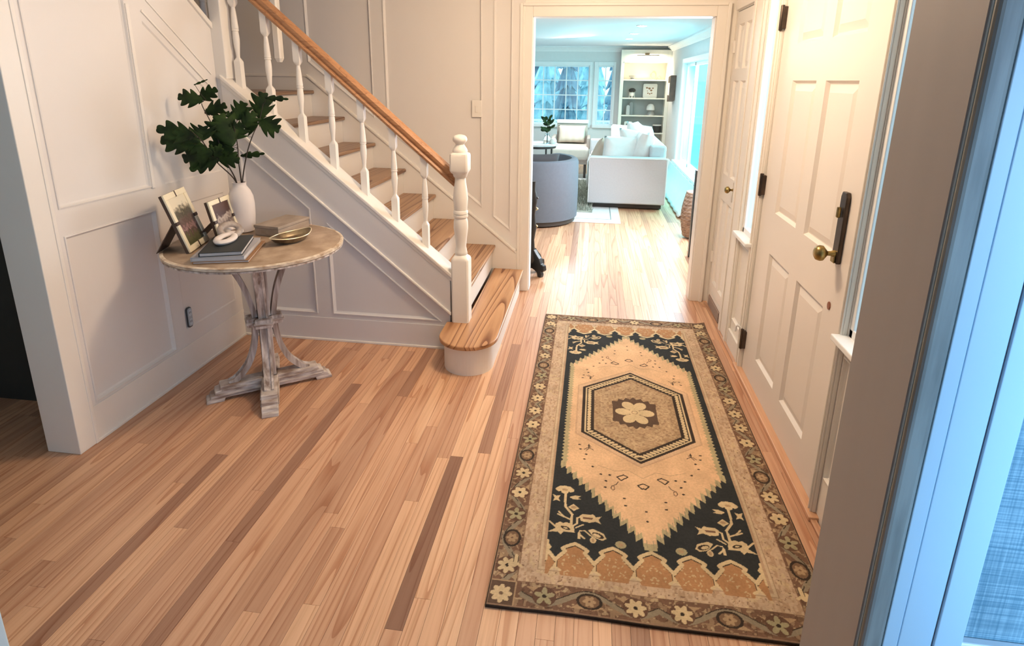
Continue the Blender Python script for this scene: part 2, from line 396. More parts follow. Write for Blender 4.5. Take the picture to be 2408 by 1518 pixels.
# newel post
NX, NY = -0.642, 2.822
def sq_lathe(g, prof, c, k=24):
    """profile rows (half or radius, z, squareness 0..1)"""
    v = []; f = []
    for (r, z, q) in prof:
        for i in range(k):
            a = 2 * PI * (i + 0.5) / k; cx, sx = math.cos(a), math.sin(a)
            m_ = max(abs(cx), abs(sx)); rr = r * ((1 - q) + q / m_)
            v.append((c[0] + rr * cx, c[1] + rr * sx, c[2] + z))
    for j in range(len(prof) - 1):
        for i in range(k): f.append((j * k + i, j * k + (i + 1) % k, (j + 1) * k + (i + 1) % k, (j + 1) * k + i))
    f.append(list(range(k))[::-1]); f.append([(len(prof) - 1) * k + i for i in range(k)])
    return g.add(v, f)
h = 0.045
prof = [(h, 0.165, 1), (h, 0.50, 1), (h * .93, 0.512, .9), (0.036, 0.522, .3), (0.030, 0.528, 0), (0.033, 0.535, 0), (0.031, 0.545, 0), (0.026, 0.57, 0), (0.031, 0.62, 0), (0.037, 0.67, 0), (0.036, 0.705, 0), (0.031, 0.722, 0), (0.037, 0.727, 0), (0.037, 0.737, 0), (0.032, 0.740, 0), (0.037, 0.744, 0), (0.037, 0.756, 0),
        (0.033, 0.762, 0), (0.035, 0.785, 0), (0.038, 0.82, 0), (0.034, 0.865, 0), (0.028, 0.905, 0), (0.027, 0.925, 0), (0.034, 0.932, 0), (0.037, 0.945, 0), (h * .92, 0.953, .8), (h, 0.965, 1), (h, 1.035, 1), (h * .95, 1.045, 1), (0.036, 1.052, .2), (0.038, 1.058, 0), (0.034, 1.070, 0), (0.024, 1.084, 0), (0.021, 1.090, 0), (0.026, 1.098, 0), (0.034, 1.105, 0), (0.036, 1.115, 0), (0.033, 1.126, 0), (0.024, 1.134, 0), (0.008, 1.138, 0)]
sq_lathe(G(), prof, (NX, NY, 0), 32).go('newel_post', paint, stairs, smooth=True)

# balusters between the stringer cap and the rail
BY = 2.862
rb = lambda x: 1.003 + 0.868 * (-0.824 - x)
def baluster(xc):
    zb = capz(xc) - 0.012; zt = rb(xc) + 0.012; H = zt - zb; q = 0.0165
    P = [(q, -0.012, 1), (q, .25 * H, 1), (q * .9, .265 * H, .8), (.009, .292 * H, 0), (.0092, .31 * H, 0), (.0115, .36 * H, 0), (.0155, .43 * H, 0), (.0160, .475 * H, 0), (.0145, .52 * H, 0), (.0135, .535 * H, 0), (.0165, .540 * H, 0), (.0165, .553 * H, 0), (.0138, .556 * H, 0), (.0160, .560 * H, 0), (.0160, .572 * H, 0),
         (.0150, .60 * H, 0), (.0135, .66 * H, 0), (.0105, .73 * H, 0), (.0092, .755 * H, 0), (.012, .762 * H, 0), (q * .95, .785 * H, .8), (q, .80 * H, 1), (q, H, 1)]
    return sq_lathe(G(), P, (xc, BY, zb), 20).go('baluster', paint, stairs, smooth=True)
for k in range(8):
    baluster(-0.838 - 0.1585 * k)

# handrail
def rail_sec(): return [(-0.027, 0.0), (-0.031, 0.014), (-0.023, 0.026), (-0.029, 0.040), (-0.031, 0.058), (-0.020, 0.072), (0, 0.077), (0.020, 0.072), (0.031, 0.058), (0.029, 0.040), (0.023, 0.026), (0.031, 0.014), (0.027, 0.0)]
v = []; f = []; S = rail_sec(); ns = len(S)
for xx in (NX - 0.03, -1.1, -1.6, -2.15):
    zz = rb(xx)
    for (a, b) in S: v.append((xx, BY + a, zz + b * 1.05))
for j in range(3):
    for i in range(ns): f.append((j * ns + i, j * ns + (i + 1) % ns, (j + 1) * ns + (i + 1) % ns, (j + 1) * ns + i))
f += [list(range(ns)), [3 * ns + i for i in range(ns)][::-1]]
o = build('handrail', v, f, rail_m, stairs); tone(o, 0.3)
# post where the wall ends and the upper newel's drop
G().box(-1.882, -1.820, YS - 0.002, YS + 0.075, 1.385, CZ).go('trim_3', paint, kind='structure', bevel=0.004)
o = G(); sq_lathe(o, [(0.012, 1.475, 1), (0.021, 1.495, 1), (0.021, 1.78, 1), (0.021, CZ, 1)], (-1.70, 3.10, 0), 16); o.go('drop_newel', paint, stairs)

# wall behind the stairs
bzl = lambda x: 0.381 + 0.80 * (-0.468 - x)
QA = [(-0.515, bzl(-0.515)), (-0.515, 2.02), (-0.635, 2.02), (-0.635, bzl(-0.635))]
QB = [(-0.706, bzl(-0.706)), (-0.706, 2.02), (-1.340, 2.02), (-1.340, bzl(-1.340))]
QC = [(-1.423, bzl(-1.423)), (-1.423, 2.02), (-1.86, 2.02), (-1.86, bzl(-1.86))]
wb = sheet('wall_back', [(-3.3, 0), (-0.44, 0), (-0.44, CZ), (-3.3, CZ)], [QA, QB, QC], mB, paint_wall, None, thick=0.02, kind='structure')
for P in (QA, QB, QC): panel('panel', P, mB, paint_wall, wb, depth=0.010, w=0.016)
G().box(-3.3, -3.2, 0.2, 3.77, 0, CZ).go('wall_stairwell', shade_wall, kind='structure')
sw = G().box(-0.772, -0.708, YB - 0.007, YB, 1.165, 1.270).go('switch_plate', paint, bevel=0.002); tag(sw, 'small white wall plate on the panelled wall above the handrail', 'switch plate')
G().box(-0.748, -0.732, YB - 0.012, YB - 0.007, 1.195, 1.235).go('rocker', paint, sw, bevel=0.001)

# ---------------------------------------------------------------- opening wall and its casing
OX0, OX1, OZ = -0.392, 0.688, 1.77
wo = sheet('wall_opening', [(-3.6, 0), (OX0, 0), (OX0, OZ), (OX1, OZ), (OX1, 0), (XR + 0.12, 0), (XR + 0.12, CZ), (-3.6, CZ)], [], mO, paint, None, thick=0.10, kind='structure')
def casing(name, x0, x1, z0, z1, mat=paint, m_=mO, steps=((0, 0.018), (0.010, 0.024))):
    o = G()
    o.prism(rect(x0, x1, z0, z1), m_, 0, steps[0][1]); return o.go(name, mat, None, kind='structure', bevel=0.003)
t4 = casing('trim_4', -0.470, OX0, 0, OZ + 0.075); G().prism(rect(-0.470, -0.452, 0, OZ + 0.075), mO, 0.018, 0.030).go('back_band', paint, t4, bevel=0.003)
G().prism(rect(-0.452, -0.440, 0, OZ + 0.06), mO, 0.018, 0.0225).go('bead', paint, t4, bevel=0.002)
t5 = casing('trim_5', OX1, 0.765, 0, OZ + 0.075); G().prism(rect(0.745, 0.765, 0, OZ + 0.075), mO, 0.018, 0.030).go('back_band', paint, t5, bevel=0.003)
t6 = casing('trim_6', OX0 + 0.0003, OX1 - 0.0003, OZ, OZ + 0.075); G().prism(rect(-0.452, 0.745, OZ + 0.060, OZ + 0.078), mO, 0.018, 0.032).go('back_band', paint, t6, bevel=0.003)
# jamb lining
G().box(OX0 - 0.001, OX0 + 0.006, YO, YO + 0.102, 0, OZ).go('trim_7', white_trim, kind='structure')
G().box(OX1 - 0.006, OX1 + 0.001, YO, YO + 0.102, 0, OZ).go('trim_8', paint, kind='structure')
# panel stile lines above the opening
strip('trim_9', [(-0.03, OZ + 0.085), (-0.03, CZ)], 0.008, 0.008, mO, paint, kind='structure')
strip('trim_10', [(0.045, OZ + 0.085), (0.045, CZ)], 0.008, 0.008, mO, paint, kind='structure')

# ---------------------------------------------------------------- door wall
DY0, DY1, DZ0, DZ1 = 1.797, 2.797, 0.018, 1.90
SN = rect(1.32, 1.765, 0.655, 1.90); SF = rect(2.875, 3.10, 0.645, 1.90)
DH = rect(DY0 - 0.006, DY1 + 0.006, 0.0, DZ1 + 0.006); CH = rect(3.325, 3.735, 0.095, 1.795)
BP = rect(2.885, 3.09, 0.16, 0.585); BN = rect(1.33, 1.755, 0.16, 0.595); VH = rect(3.38, 3.70, 0.008, 0.075)
wr = sheet('wall_right', rect(0.86, YO, 0, CZ), [BP, BN, VH], mR, paint, None, thick=0.10, kind='structure', through=[SN, SF, DH, CH])
panel('panel', BP, mR, paint, wr, 0.009, 0.012); panel('panel', BN, mR, paint, wr, 0.009, 0.012)
# register under the closet door
vt = thing('floor_register', 'low slatted metal register in the wall under the small closet door', 'register', (0.80, 3.54, 0.0))
G().box(0.799, 0.812, 3.38, 3.70, 0.008, 0.075).go('backing', mk('register_dark', (0.22, 0.15, 0.12), 0.6, var=0.2), vt)
for i in range(8):
    G().box(0.793, 0.800, 3.383, 3.697, 0.012 + i * 0.008, 0.0145 + i * 0.008).go('slat', mk('register_slat', (0.42, 0.32, 0.27), 0.5) if i == 0 else bpy.data.materials['register_slat'], vt)
def six_panel(name, y0, y1, z0, z1, rows, cols, face, mat, label, cat='door'):
    """door slab on the right wall, face = x of its front"""
    mD = lambda u, v, d: (face - d, u, v)
    holes = [rect(a, b, c, e) for (c, e) in rows for (a, b) in cols]
    root = thing(name, label, cat, (face, y0, z0)); root['kind'] = 'structure'
    sheet('slab', rect(y0, y1, z0, z1), holes, mD, mat, root, thick=0.04)
    for h_ in holes: panel('panel', h_, mD, mat, root, 0.013, 0.010, raised=(0.030, 0.009), bead=False)
    return root, mD
door_m = mk('door_paint', (0.78, 0.735, 0.69), 0.42, var=0.02, scale=3)
d1, mD = six_panel('door_1', DY0, DY1, DZ0, DZ1, [(0.157, 0.672), (0.855, 1.410), (1.552, 1.79)], [(1.973, 2.243), (2.335, 2.605)], 0.800, door_m, 'cream six-panel front door with a long brass lock plate and round knob')
for z in (0.17, 0.945, 1.67):
    G().box(0.782, 0.8, 2.785, 2.812, z - 0.045, z + 0.045).go('hinge', bronze, d1, bevel=0.002)
    g = G(); g.lathe([(0.007, -0.052), (0.008, -0.048), (0.008, 0.048), (0.007, 0.052)], (0.783, 2.805, z), 12); g.go('hinge_pin', bronze, d1, smooth=True)
lp = G().prism([(1.893, 0.845), (1.937, 0.845), (1.937, 1.060), (1.930, 1.075), (1.900, 1.075), (1.893, 1.060)], mD, 0, 0.014).go('lock_plate', bronze, d1, bevel=0.003)
def knob(c, r, parent, name='knob', mat=brass):
    g = G(); v = []; f = []; n = 16
    prof = [(0.45 * r, 0), (0.45 * r, 0.18 * r), (0.3 * r, 0.5 * r), (0.3 * r, 0.9 * r), (0.6 * r, 1.15 * r), (0.95 * r, 1.45 * r), (r, 1.8 * r), (0.85 * r, 2.2 * r), (0.5 * r, 2.42 * r), (0.1 * r, 2.45 * r)]
    for (rr, d) in prof:
        for i in range(n):
            a = 2 * PI * i / n; v.append((c[0] - d, c[1] + rr * math.cos(a), c[2] + rr * math.sin(a)))
    for j in range(len(prof) - 1):
        for i in range(n): f.append((j * n + i, j * n + (i + 1) % n, (j + 1) * n + (i + 1) % n, (j + 1) * n + i))
    f += [list(range(n)), [(len(prof) - 1) * n + i for i in range(n)]]
    return g.add(v, f).go(name, mat, parent, smooth=True)
knob((0.787, 1.915, 0.875), 0.026, d1)
g = G(); g.obox((0.778, 1.915, 1.01), (0.012, 0, 0), (0, 0.012, 0.0), (0, 0.0, 0.034)); g.go('thumb_turn', brass, lp, bevel=0.003)
G().prism(rect(1.900, 1.930, 0.846, 0.872), mD, 0.014, 0.020).go('rose_plate', brass, lp, bevel=0.003)
g = G(); g.prism([(1.925 + 0.011 * math.cos(a * PI / 6), 0.694 + 0.014 * math.sin(a * PI / 6)) for a in range(12)], mD, 0, 0.003); g.go('keyhole_cover', mk('copper', (0.30, 0.12, 0.07), 0.5, metal=0.5), d1)
g = G(); g.tube(smoothpath([(0.795, 2.845, 0.20), (0.765, 2.845, 0.225), (0.76, 2.85, 0.19)], 4), 0.006, 8); ds = g.go('door_stop', white_trim, None, smooth=True); tag(ds, 'small curved white door stop beside the front door\'s lowest hinge', 'door stop')
# closet door
d2, mC = six_panel('door_2', 3.33, 3.73, 0.10, 1.79, [(0.165, 0.71), (0.865, 1.41), (1.475, 1.72)], [(3.385, 3.51), (3.555, 3.68)], 0.802, paint, 'narrow white closet door with a small brass knob beside the wide opening')
for z in (0.32, 1.60): G().box(0.790, 0.802, 3.722, 3.742, z - 0.035, z + 0.035).go('hinge', paint, d2, bevel=0.002)
G().prism(rect(3.335, 3.372, 0.745, 0.86), mC, 0, 0.008).go('lock_plate', brass, d2, bevel=0.003)
knob((0.795, 3.352, 0.82), 0.020, d2)
# casings of door and sidelights
def cas(name, y0, y1, z0, z1, p=0.014):
    o = G().prism(rect(y0, y1, z0, z1), mR, 0, p).go(name, paint, None, kind='structure', bevel=0.003)
    w = y1 - y0
    if z1 - z0 > 0.5:
        G().prism(rect(y0 + w * .08, y0 + w * .26, z0, z1), mR, p, p + 0.006).go('bead', paint, o, bevel=0.002)
        G().prism(rect(y1 - w * .26, y1 - w * .08, z0, z1), mR, p, p + 0.006).go('bead', paint, o, bevel=0.002)
    return o
cas('trim_11', 1.768, 1.791, 0.0, DZ1); cas('trim_12', 2.806, 2.868, 0.0, DZ1); cas('trim_13', 3.105, 3.318, 0.0, DZ1 + 0.02)
cas('trim_14', 1.3, 3.11, DZ1 + 0.008, DZ1 + 0.075); cas('trim_15', 3.325, 3.74, 1.80, 1.87)
def sidelight(name, y0, y1, z0, z1, label):
    w = thing(name, label, 'window', (0.85, (y0 + y1) / 2, z0)); w['kind'] = 'structure'
    gx = 0.803
    fr = G(); fr.box(gx, gx + .03, y0, y0 + 0.022, z0, z1); fr.box(gx, gx + .03, y1 - 0.022, y1, z0, z1); fr.box(gx, gx + .03, y0, y1, z0, z0 + 0.03); fr.box(gx, gx + .03, y0, y1, z1 - 0.03, z1)
    fr.go('sash', white_trim, w, bevel=0.003)
    G().box(gx + .010, gx + .014, y0 + 0.02, y1 - 0.02, z0 + 0.025, z1 - 0.025).go('pane', glass_side, w)
    G().box(0.755, 0.815, y0 - 0.03, y1 + 0.012, z0 - 0.016, z0 + 0.004).go('sill', white_trim, w, bevel=0.004)
    return w
def mk_glass(name, col, rough=0.0, mixw=0.08):
    M = bpy.data.materials.new(name); M.use_nodes = True; nt = M.node_tree; N = nt.nodes; L = nt.links
    N.remove(N['Principled BSDF']); out = N['Material Output']
    t = N.new('ShaderNodeBsdfTransparent'); t.inputs[0].default_value = (*col, 1)
    g_ = N.new('ShaderNodeBsdfGlossy'); g_.inputs['Roughness'].default_value = 0.03
    mx = N.new('ShaderNodeMixShader'); mx.inputs[0].default_value = mixw
    L.new(t.outputs[0], mx.inputs[1]); L.new(g_.outputs[0], mx.inputs[2]); L.new(mx.outputs[0], out.inputs[0]); return M
glass_side = mk_glass('frosted_side_glass', (0.92, 0.97, 1.0))
glass_win = mk_glass('window_glass', (0.80, 0.95, 1.0))
glass_cyan = mk_glass('tinted_glass', (0.46, 0.92, 0.94))
sidelight('window_1', 1.32, 1.765, 0.655, 1.90, 'narrow bright sidelight window between the front door and the grey jamb')
sidelight('window_2', 2.875, 3.10, 0.645, 1.90, 'narrow bright sidelight window between the front door and closet door')
# threshold and base
th = G().box(0.768, 0.86, 1.74, 2.86, 0.0, 0.017).go('threshold', floor_m, bevel=0.004); tone(th, 0.3); th['kind'] = 'structure'
br = G().box(XR - 0.012, XR, 2.870, 3.10, 0, 0.10).go('baseboard_right', paint, kind='structure', bevel=0.003)
o = G().box(XR - 0.026, XR - 0.006, 0.86, 3.72, 0.0, 0.010).go('trim_16', floor_m, kind='structure', bevel=0.002); tone(o, 0.6)

# ---------------------------------------------------------------- ceilings
G().box(-4.6, 0.95, -2.2, YO + 0.10, CZ, CZ + 0.05).go('ceiling', ceil_m, kind='structure')
G().box(-3.7, 1.4, YO + 0.10, 10.35, LZ, LZ + 0.05).go('ceiling_living', mk('living_ceiling', (0.74, 0.76, 0.80), 0.7), kind='structure')

# ---------------------------------------------------------------- near room: jamb, casing, grasscloth wall, chair rail
NXJ, NY0, NY1 = 0.40, 0.70, 0.85
def mk_cloth():
    M = bpy.data.materials.new('grasscloth'); M.use_nodes = True; nt = M.node_tree; N = nt.nodes; L = nt.links; P = N['Principled BSDF']
    P.inputs['Roughness'].default_value = 0.85
    geo = N.new('ShaderNodeNewGeometry'); out = []
    for s in ((260, 260, 6), (6, 6, 420)):
        mp = N.new('ShaderNodeMapping'); mp.inputs['Scale'].default_value = s; L.new(geo.outputs['Position'], mp.inputs['Vector'])
        nz = N.new('ShaderNodeTexNoise'); nz.inputs['Scale'].default_value = 1.0; nz.inputs['Detail'].default_value = 3; L.new(mp.outputs[0], nz.inputs['Vector']); out.append(nz)
    mx = N.new('ShaderNodeMath'); mx.operation = 'MULTIPLY'; L.new(out[0].outputs['Fac'], mx.inputs[0]); L.new(out[1].outputs['Fac'], mx.inputs[1])
    rp = N.new('ShaderNodeValToRGB'); rp.color_ramp.elements[0].position = 0.14; rp.color_ramp.elements[1].position = 0.36
    rp.color_ramp.elements[0].color = (0.10, 0.20, 0.26, 1); rp.color_ramp.elements[1].color = (0.28, 0.40, 0.46, 1)
    L.new(mx.outputs[0], rp.inputs[0]); L.new(rp.outputs[0], P.inputs['Base Color'])
    b = N.new('ShaderNodeBump'); b.inputs['Strength'].default_value = 0.5; b.inputs['Distance'].default_value = 0.001
    L.new(mx.outputs[0], b.inputs['Height']); L.new(b.outputs[0], P.inputs['Normal']); return M
mN = lambda u, v, d: (u, NY0 - d, v)
wn = sheet('wall_near', rect(NXJ + 0.004, 2.0, 0, CZ), [], mN, mk_cloth(), None, thick=NY1 - NY0, kind='structure')
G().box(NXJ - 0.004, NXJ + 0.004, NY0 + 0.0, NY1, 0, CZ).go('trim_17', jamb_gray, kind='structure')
t18 = G().prism(rect(NXJ - 0.002, 0.519, 0, CZ), mN, 0, 0.004).go('trim_18', casing_near, kind='structure')
G().prism(rect(NXJ - 0.003, 0.424, 0, CZ), mN, 0.003, 0.016).go('rounded_edge', mk('edge_paint', (0.30, 0.32, 0.30), 0.5, var=0.35, scale=60, stretch=(1, 1, .1)), t18, bevel=0.006, seg=3)
for a_, b_, p_ in ((0.4245, 0.4425, 0.014), (0.4437, 0.4845, 0.013), (0.4857, 0.519, 0.016)): G().prism(rect(a_, b_, 0, CZ), mN, 0.003, p_).go('fillet', casing_near, t18, bevel=0.0012)
cr = G().prism(rect(0.519, 2.0, 0.640, 0.664), mN, 0, 0.008).go('trim_19', white_trim, kind='structure', bevel=0.002)
G().prism(rect(0.519, 2.0, 0.664, 0.669), mN, 0, 0.013).go('bead', white_trim, cr, bevel=0.002)
G().prism(rect(0.519, 2.0, 0.6735, 0.681), mN, 0, 0.012).go('top_bead', white_trim, cr, bevel=0.002)
wl2 = G().box(-3.0, -1.221, NY0, NY1, 0, CZ).go('wall_near_left', casing_near, kind='structure', bevel=0.004)
# walls that close the near room, with its window opening on the right
mW = lambda u, v, d: (2.0 - d, u, v)
sheet('wall_near_right', rect(-2.2, NY0, 0, CZ), [], mW, paint, None, thick=0.1, kind='structure', through=[rect(-1.1, -0.4, 0.95, 1.55)])
G().box(-4.7, 2.1, -2.3, -2.2, 0, CZ).go('wall_near_back', paint, kind='structure')
G().box(0.9, 2.1, -2.3, NY1, CZ, CZ + 0.05).go('ceiling_near', ceil_m, kind='structure')
G().box(1.3, 2.1, -2.3, NY0, -0.06, 0.0).go('floor_near', floor_m, kind='structure')

# ---------------------------------------------------------------- rug
def make_rug():
    W2, L2 = 0.4715, 1.0435; cx, cy = 0.240, 2.3085
    hs = 0.0022; nu = int(round(2 * W2 / hs)) + 1; nv = int(round(2 * L2 / hs)) + 1
    us = np.linspace(-W2, W2, nu); vs = np.linspace(-L2, L2, nv)
    Uo, Vo = np.meshgrid(us, vs); U, V = np.abs(Uo), -np.abs(Vo)
    C = np.zeros((nv, nu, 3)); 
    def vn(s, seed=0, st=(1, 1)):
        r = np.random.default_rng(seed); nx, ny = int(2 * W2 / s * st[0]) + 3, int(2 * L2 / s * st[1]) + 3
        g = r.random((ny, nx)); fx = (Uo + W2) / (2 * W2) * (nx - 2); fy = (Vo + L2) / (2 * L2) * (ny - 2)
        ix, iy = fx.astype(int), fy.astype(int); tx, ty = fx - ix, fy - iy; tx = tx * tx * (3 - 2 * tx); ty = ty * ty * (3 - 2 * ty)
        return (g[iy, ix] * (1 - tx) + g[iy, ix + 1] * tx) * (1 - ty) + (g[iy + 1, ix] * (1 - tx) + g[iy + 1, ix + 1] * tx) * ty
    NAVY = (0.032, 0.034, 0.034); PEACH = (0.70, 0.46, 0.27); TAN = (0.40, 0.27, 0.155); BROWN = (0.185, 0.105, 0.066)
    CREAM = (0.60, 0.46, 0.27); ORANGE = (0.41, 0.215, 0.10); PINK = (0.53, 0.385, 0.26); GRAY = (0.27, 0.22, 0.15); OLIVE = (0.36, 0.31, 0.18); DARK = (0.045, 0.032, 0.024)
    def put(mask, c, a=1.0): C[mask] = C[mask] * (1 - a) + np.array(c) * a
    def poly(P, c, fold=True, uu=None, vv=None, a=1.0):
        uu = U if fold and uu is None else (Uo if uu is None else uu); vv = V if fold and vv is None else (Vo if vv is None else vv)
        P = np.array(P); m = np.zeros(U.shape, bool)
        bb = (uu >= P[:, 0].min()) & (uu <= P[:, 0].max()) & (vv >= P[:, 1].min()) & (vv <= P[:, 1].max())
        x = uu[bb]; y = vv[bb]; ins = np.zeros(x.shape, bool); n = len(P)
        for i in range(n):
            x0, y0 = P[i]; x1, y1 = P[(i + 1) % n]
            if y0 == y1: continue
            cr_ = ((y0 > y) != (y1 > y)) & (x < (x1 - x0) * (y - y0) / (y1 - y0) + x0); ins ^= cr_
        m[bb] = ins; put(m, c, a); return m
    def line(P, w, c, fold=True):
        uu, vv = (U, V) if fold else (Uo, Vo)
        for (x0, y0), (x1, y1) in zip(P[:-1], P[1:]):
            bb = (uu > min(x0, x1) - w) & (uu < max(x0, x1) + w) & (vv > min(y0, y1) - w) & (vv < max(y0, y1) + w)
            x, y = uu[bb], vv[bb]; dx, dy = x1 - x0, y1 - y0; t = np.clip(((x - x0) * dx + (y - y0) * dy) / (dx * dx + dy * dy + 1e-12), 0, 1)
            m = np.zeros(U.shape, bool); m[bb] = np.hypot(x - x0 - t * dx, y - y0 - t * dy) < w / 2; put(m, c)
    def ell(x0, y0, a, b, c, ang=0.0, fold=True):
        uu, vv = (U, V) if fold else (Uo, Vo)
        x, y = uu - x0, vv - y0; ca, sa = math.cos(ang), math.sin(ang)
        put(((x * ca + y * sa) / a) ** 2 + ((-x * sa + y * ca) / b) ** 2 < 1, c)
    def flower(x0, y0, r, c, n=8, core=None, fold=True, pw=0.30, ph=0.0):
        for i in range(n):
            a = 2 * PI * i / n + ph; ell(x0 + math.cos(a) * r * .58, y0 + math.sin(a) * r * .58, r * .46, r * pw, c, a, fold)
        if core: ell(x0, y0, r * .2, r * .2, core, 0, fold)
    # outer brown border
    C[:] = BROWN
    n1 = vn(0.012, 3); n2 = vn(0.02, 4)
    put(n1 > 0.60, (0.36, 0.25, 0.15), 0.6); put((n1 > 0.52) & (n1 < 0.56), DARK, 0.5); put(n2 < 0.20, (0.10, 0.05, 0.03), 0.6); put(vn(0.008, 44) > .8, CREAM, .5)
    B_s, B_e = 0.075, 0.088           # border width at the sides and at the ends
    # vine and blossoms along the sides and ends
    yb = -L2 + B_e / 2 + 0.004; xb = W2 - B_s / 2 - 0.003
    def motif_row(along, n, horiz):
        a0, a1 = along
        for i in range(n):
            t = a0 + (a1 - a0) * (i + 0.5) / n; s = 1 if i % 2 else -1; st = (a1 - a0) / n
            q = (lambda p, r_: (p, yb + r_)) if horiz else (lambda p, r_: (xb + r_, p))
            vine = [q(t - st / 2 + st * j / 8, s * 0.024 * math.sin(PI * j / 8) * (1 if j else 0)) for j in range(9)]
            line(vine, 0.017, GRAY); line([(p[0] + .002, p[1] + .009) for p in vine], 0.003, DARK)
            lf = [q(t - st * .40, -s * .026), q(t - st * .18, -s * .006), q(t - st * .05, -s * .030), q(t - st * .24, -s * .020)]
            poly(lf, TAN); lf = [q(t + st * .44, -s * .028), q(t + st * .22, -s * .010), q(t + st * .10, -s * .028)]; poly(lf, TAN)
            c_ = q(t, 0.0)
            kind = i % 4
            if kind == 1:
                ell(c_[0], c_[1], 0.036 if horiz else .028, .026 if horiz else .036, DARK); ell(c_[0], c_[1], .028 if horiz else .021, .020 if horiz else .028, (0.20, 0.12, 0.07)); flower(c_[0], c_[1], 0.018, TAN, 6, BROWN)
            elif kind == 3:
                ell(c_[0], c_[1], 0.034, 0.030, (0.12, 0.06, 0.04)); flower(c_[0], c_[1], 0.028, CREAM, 6, DARK, pw=.34)
            else:
                ell(c_[0], c_[1], 0.034, 0.032, (0.13, 0.07, 0.045)); flower(c_[0], c_[1], 0.029, CREAM if kind == 0 else OLIVE, 7 if kind == 0 else 5, DARK, pw=.26, ph=.3)
                ell(c_[0], c_[1], 0.006, 0.006, DARK)
    motif_row((0.0, 0.375), 3, True)
    motif_row((-0.955, 0.0), 9, False)
    # corner block with an eight-petalled star
    poly(rect(0.396, 0.468, -1.04, -0.957), (0.12, 0.075, 0.05)); flower(0.4335, -1.0, 0.030, CREAM, 8, (0.2, 0.13, 0.08), pw=.27)
    line([(0.396, -1.035), (0.396, -0.957), (0.468, -0.957)], 0.003, TAN)
    edge = (U > W2 - 0.006) | (V < -L2 + 0.008); put(edge, (0.27, 0.17, 0.11)); put((U > W2 - 0.0028) | (V < -L2 + 0.003), DARK)
    # beige guard band
    x1 = W2 - B_s; y1 = -L2 + B_e
    inn = (U < x1) & (V > y1); put(inn, PINK)
    g1 = vn(0.006, 5, (1, .5)); put(inn & (g1 > 0.62), (0.40, 0.26, 0.16), 0.7); put(inn & (vn(0.012, 6) > .75), CREAM, 0.5); put(inn & (vn(0.005, 16) < .13), BROWN, .8)
    put(inn & ((U > x1 - 0.003) | (V < y1 + 0.003)), (0.22, 0.13, 0.08))
    x2 = 0.340; y2 = -0.905
    i2 = (U < x2) & (V > y2); put(i2 & ((U > x2 - 0.010) | (V < y2 + 0.012)), (0.54, 0.41, 0.27)); put(((np.abs(U - x2) < 0.0018) & (V > y2)) | ((np.abs(V - y2) < .002) & (U < x2)), (0.27, 0.17, 0.10), .8)
    x3 = 0.322; y3 = -0.885
    put((U < x3) & (V > y3), TAN); gg = vn(0.008, 8); put((U < x3) & (V > y3) & (gg > .6), (0.48, 0.33, 0.2), .7); put((U < x3) & (V > y3) & (gg < .2), BROWN, .35)
    # lambrequin ends: orange arches, cream outline, navy beyond
    per = 0.1165; apx = -0.795; val = -0.862
    def arch_pts(c, o=0.0):
        return [(c - per / 2, val - o), (c - .030, apx - .030 - o * .6), (c - .038, apx - .020 - o * .6), (c - .026 - o * .2, apx - 0.010 - o * .5), (c - 0.0, apx + .004 - o), (c + .026 + o * .2, apx - 0.010 - o * .5), (c + .038, apx - .020 - o * .6), (c + .030, apx - .030 - o * .6), (c + per / 2, val - o)]
    P = []
    for k in (-3, -2, -1, 0, 1, 2, 3): P += arch_pts(k * per)
    P = [p for p in P if -0.35 < p[0] < 0.345]
    P = [(-x3, P[0][1])] + P + [(x3, P[-1][1])]
    navy_half = [p for p in P if p[0] >= -0.0001]
    navy_half = [(0, P[len(P) // 2][1])] + [p for p in navy_half if 0 < p[0] <= x3]
    if navy_half[-1][0] < x3: navy_half.append((x3, navy_half[-1][1]))
    m_navy = poly([(0, 0)] + [(-0.001, 0)] + navy_half + [(x3, 0)], NAVY)
    for k in range(0, 4):
        c = k * per
        A = arch_pts(c, 0.010)
        body = A + [(c + .046, val - .035), (c + .040, val - 0.055), (c - .040, val - 0.055), (c - .046, val - .035)]
        body = [(min(p[0], x3 - .004), p[1]) for p in body]
        poly(body, ORANGE)
        r = np.random.default_rng(30 + k)
        for _ in range(26):
            qx, qy = c + r.uniform(-.036, .036), val + r.uniform(-.05, .028)
            if qx < x3 - .01: ell(qx, qy, .0045, .0022, (0.52, 0.38, 0.22), r.uniform(0, 3))
        A2 = [(min(p[0], x3 - .002), p[1]) for p in arch_pts(c, 0.0)]
        line([(p[0], p[1] - .009) for p in A2], 0.0035, DARK); line(A2, 0.0125, CREAM)
        line([(c + per / 2, val), (c + per / 2, val - .026), (c + per / 2 - .016, val - .038)], .009, CREAM); line([(c + per / 2, val - .026), (c + per / 2 + .016, val - .038)], .009, CREAM)
        line([(c + per / 2 + .006, val - .004), (c + per / 2 + .006, val - .024)], .003, DARK); line([(c + per / 2 - .006, val - .004), (c + per / 2 - .006, val - .024)], .003, DARK)
    put((U > x3) & (U < x2 - .010) & (V > y2 + .012), (0.44, 0.30, 0.19)); 
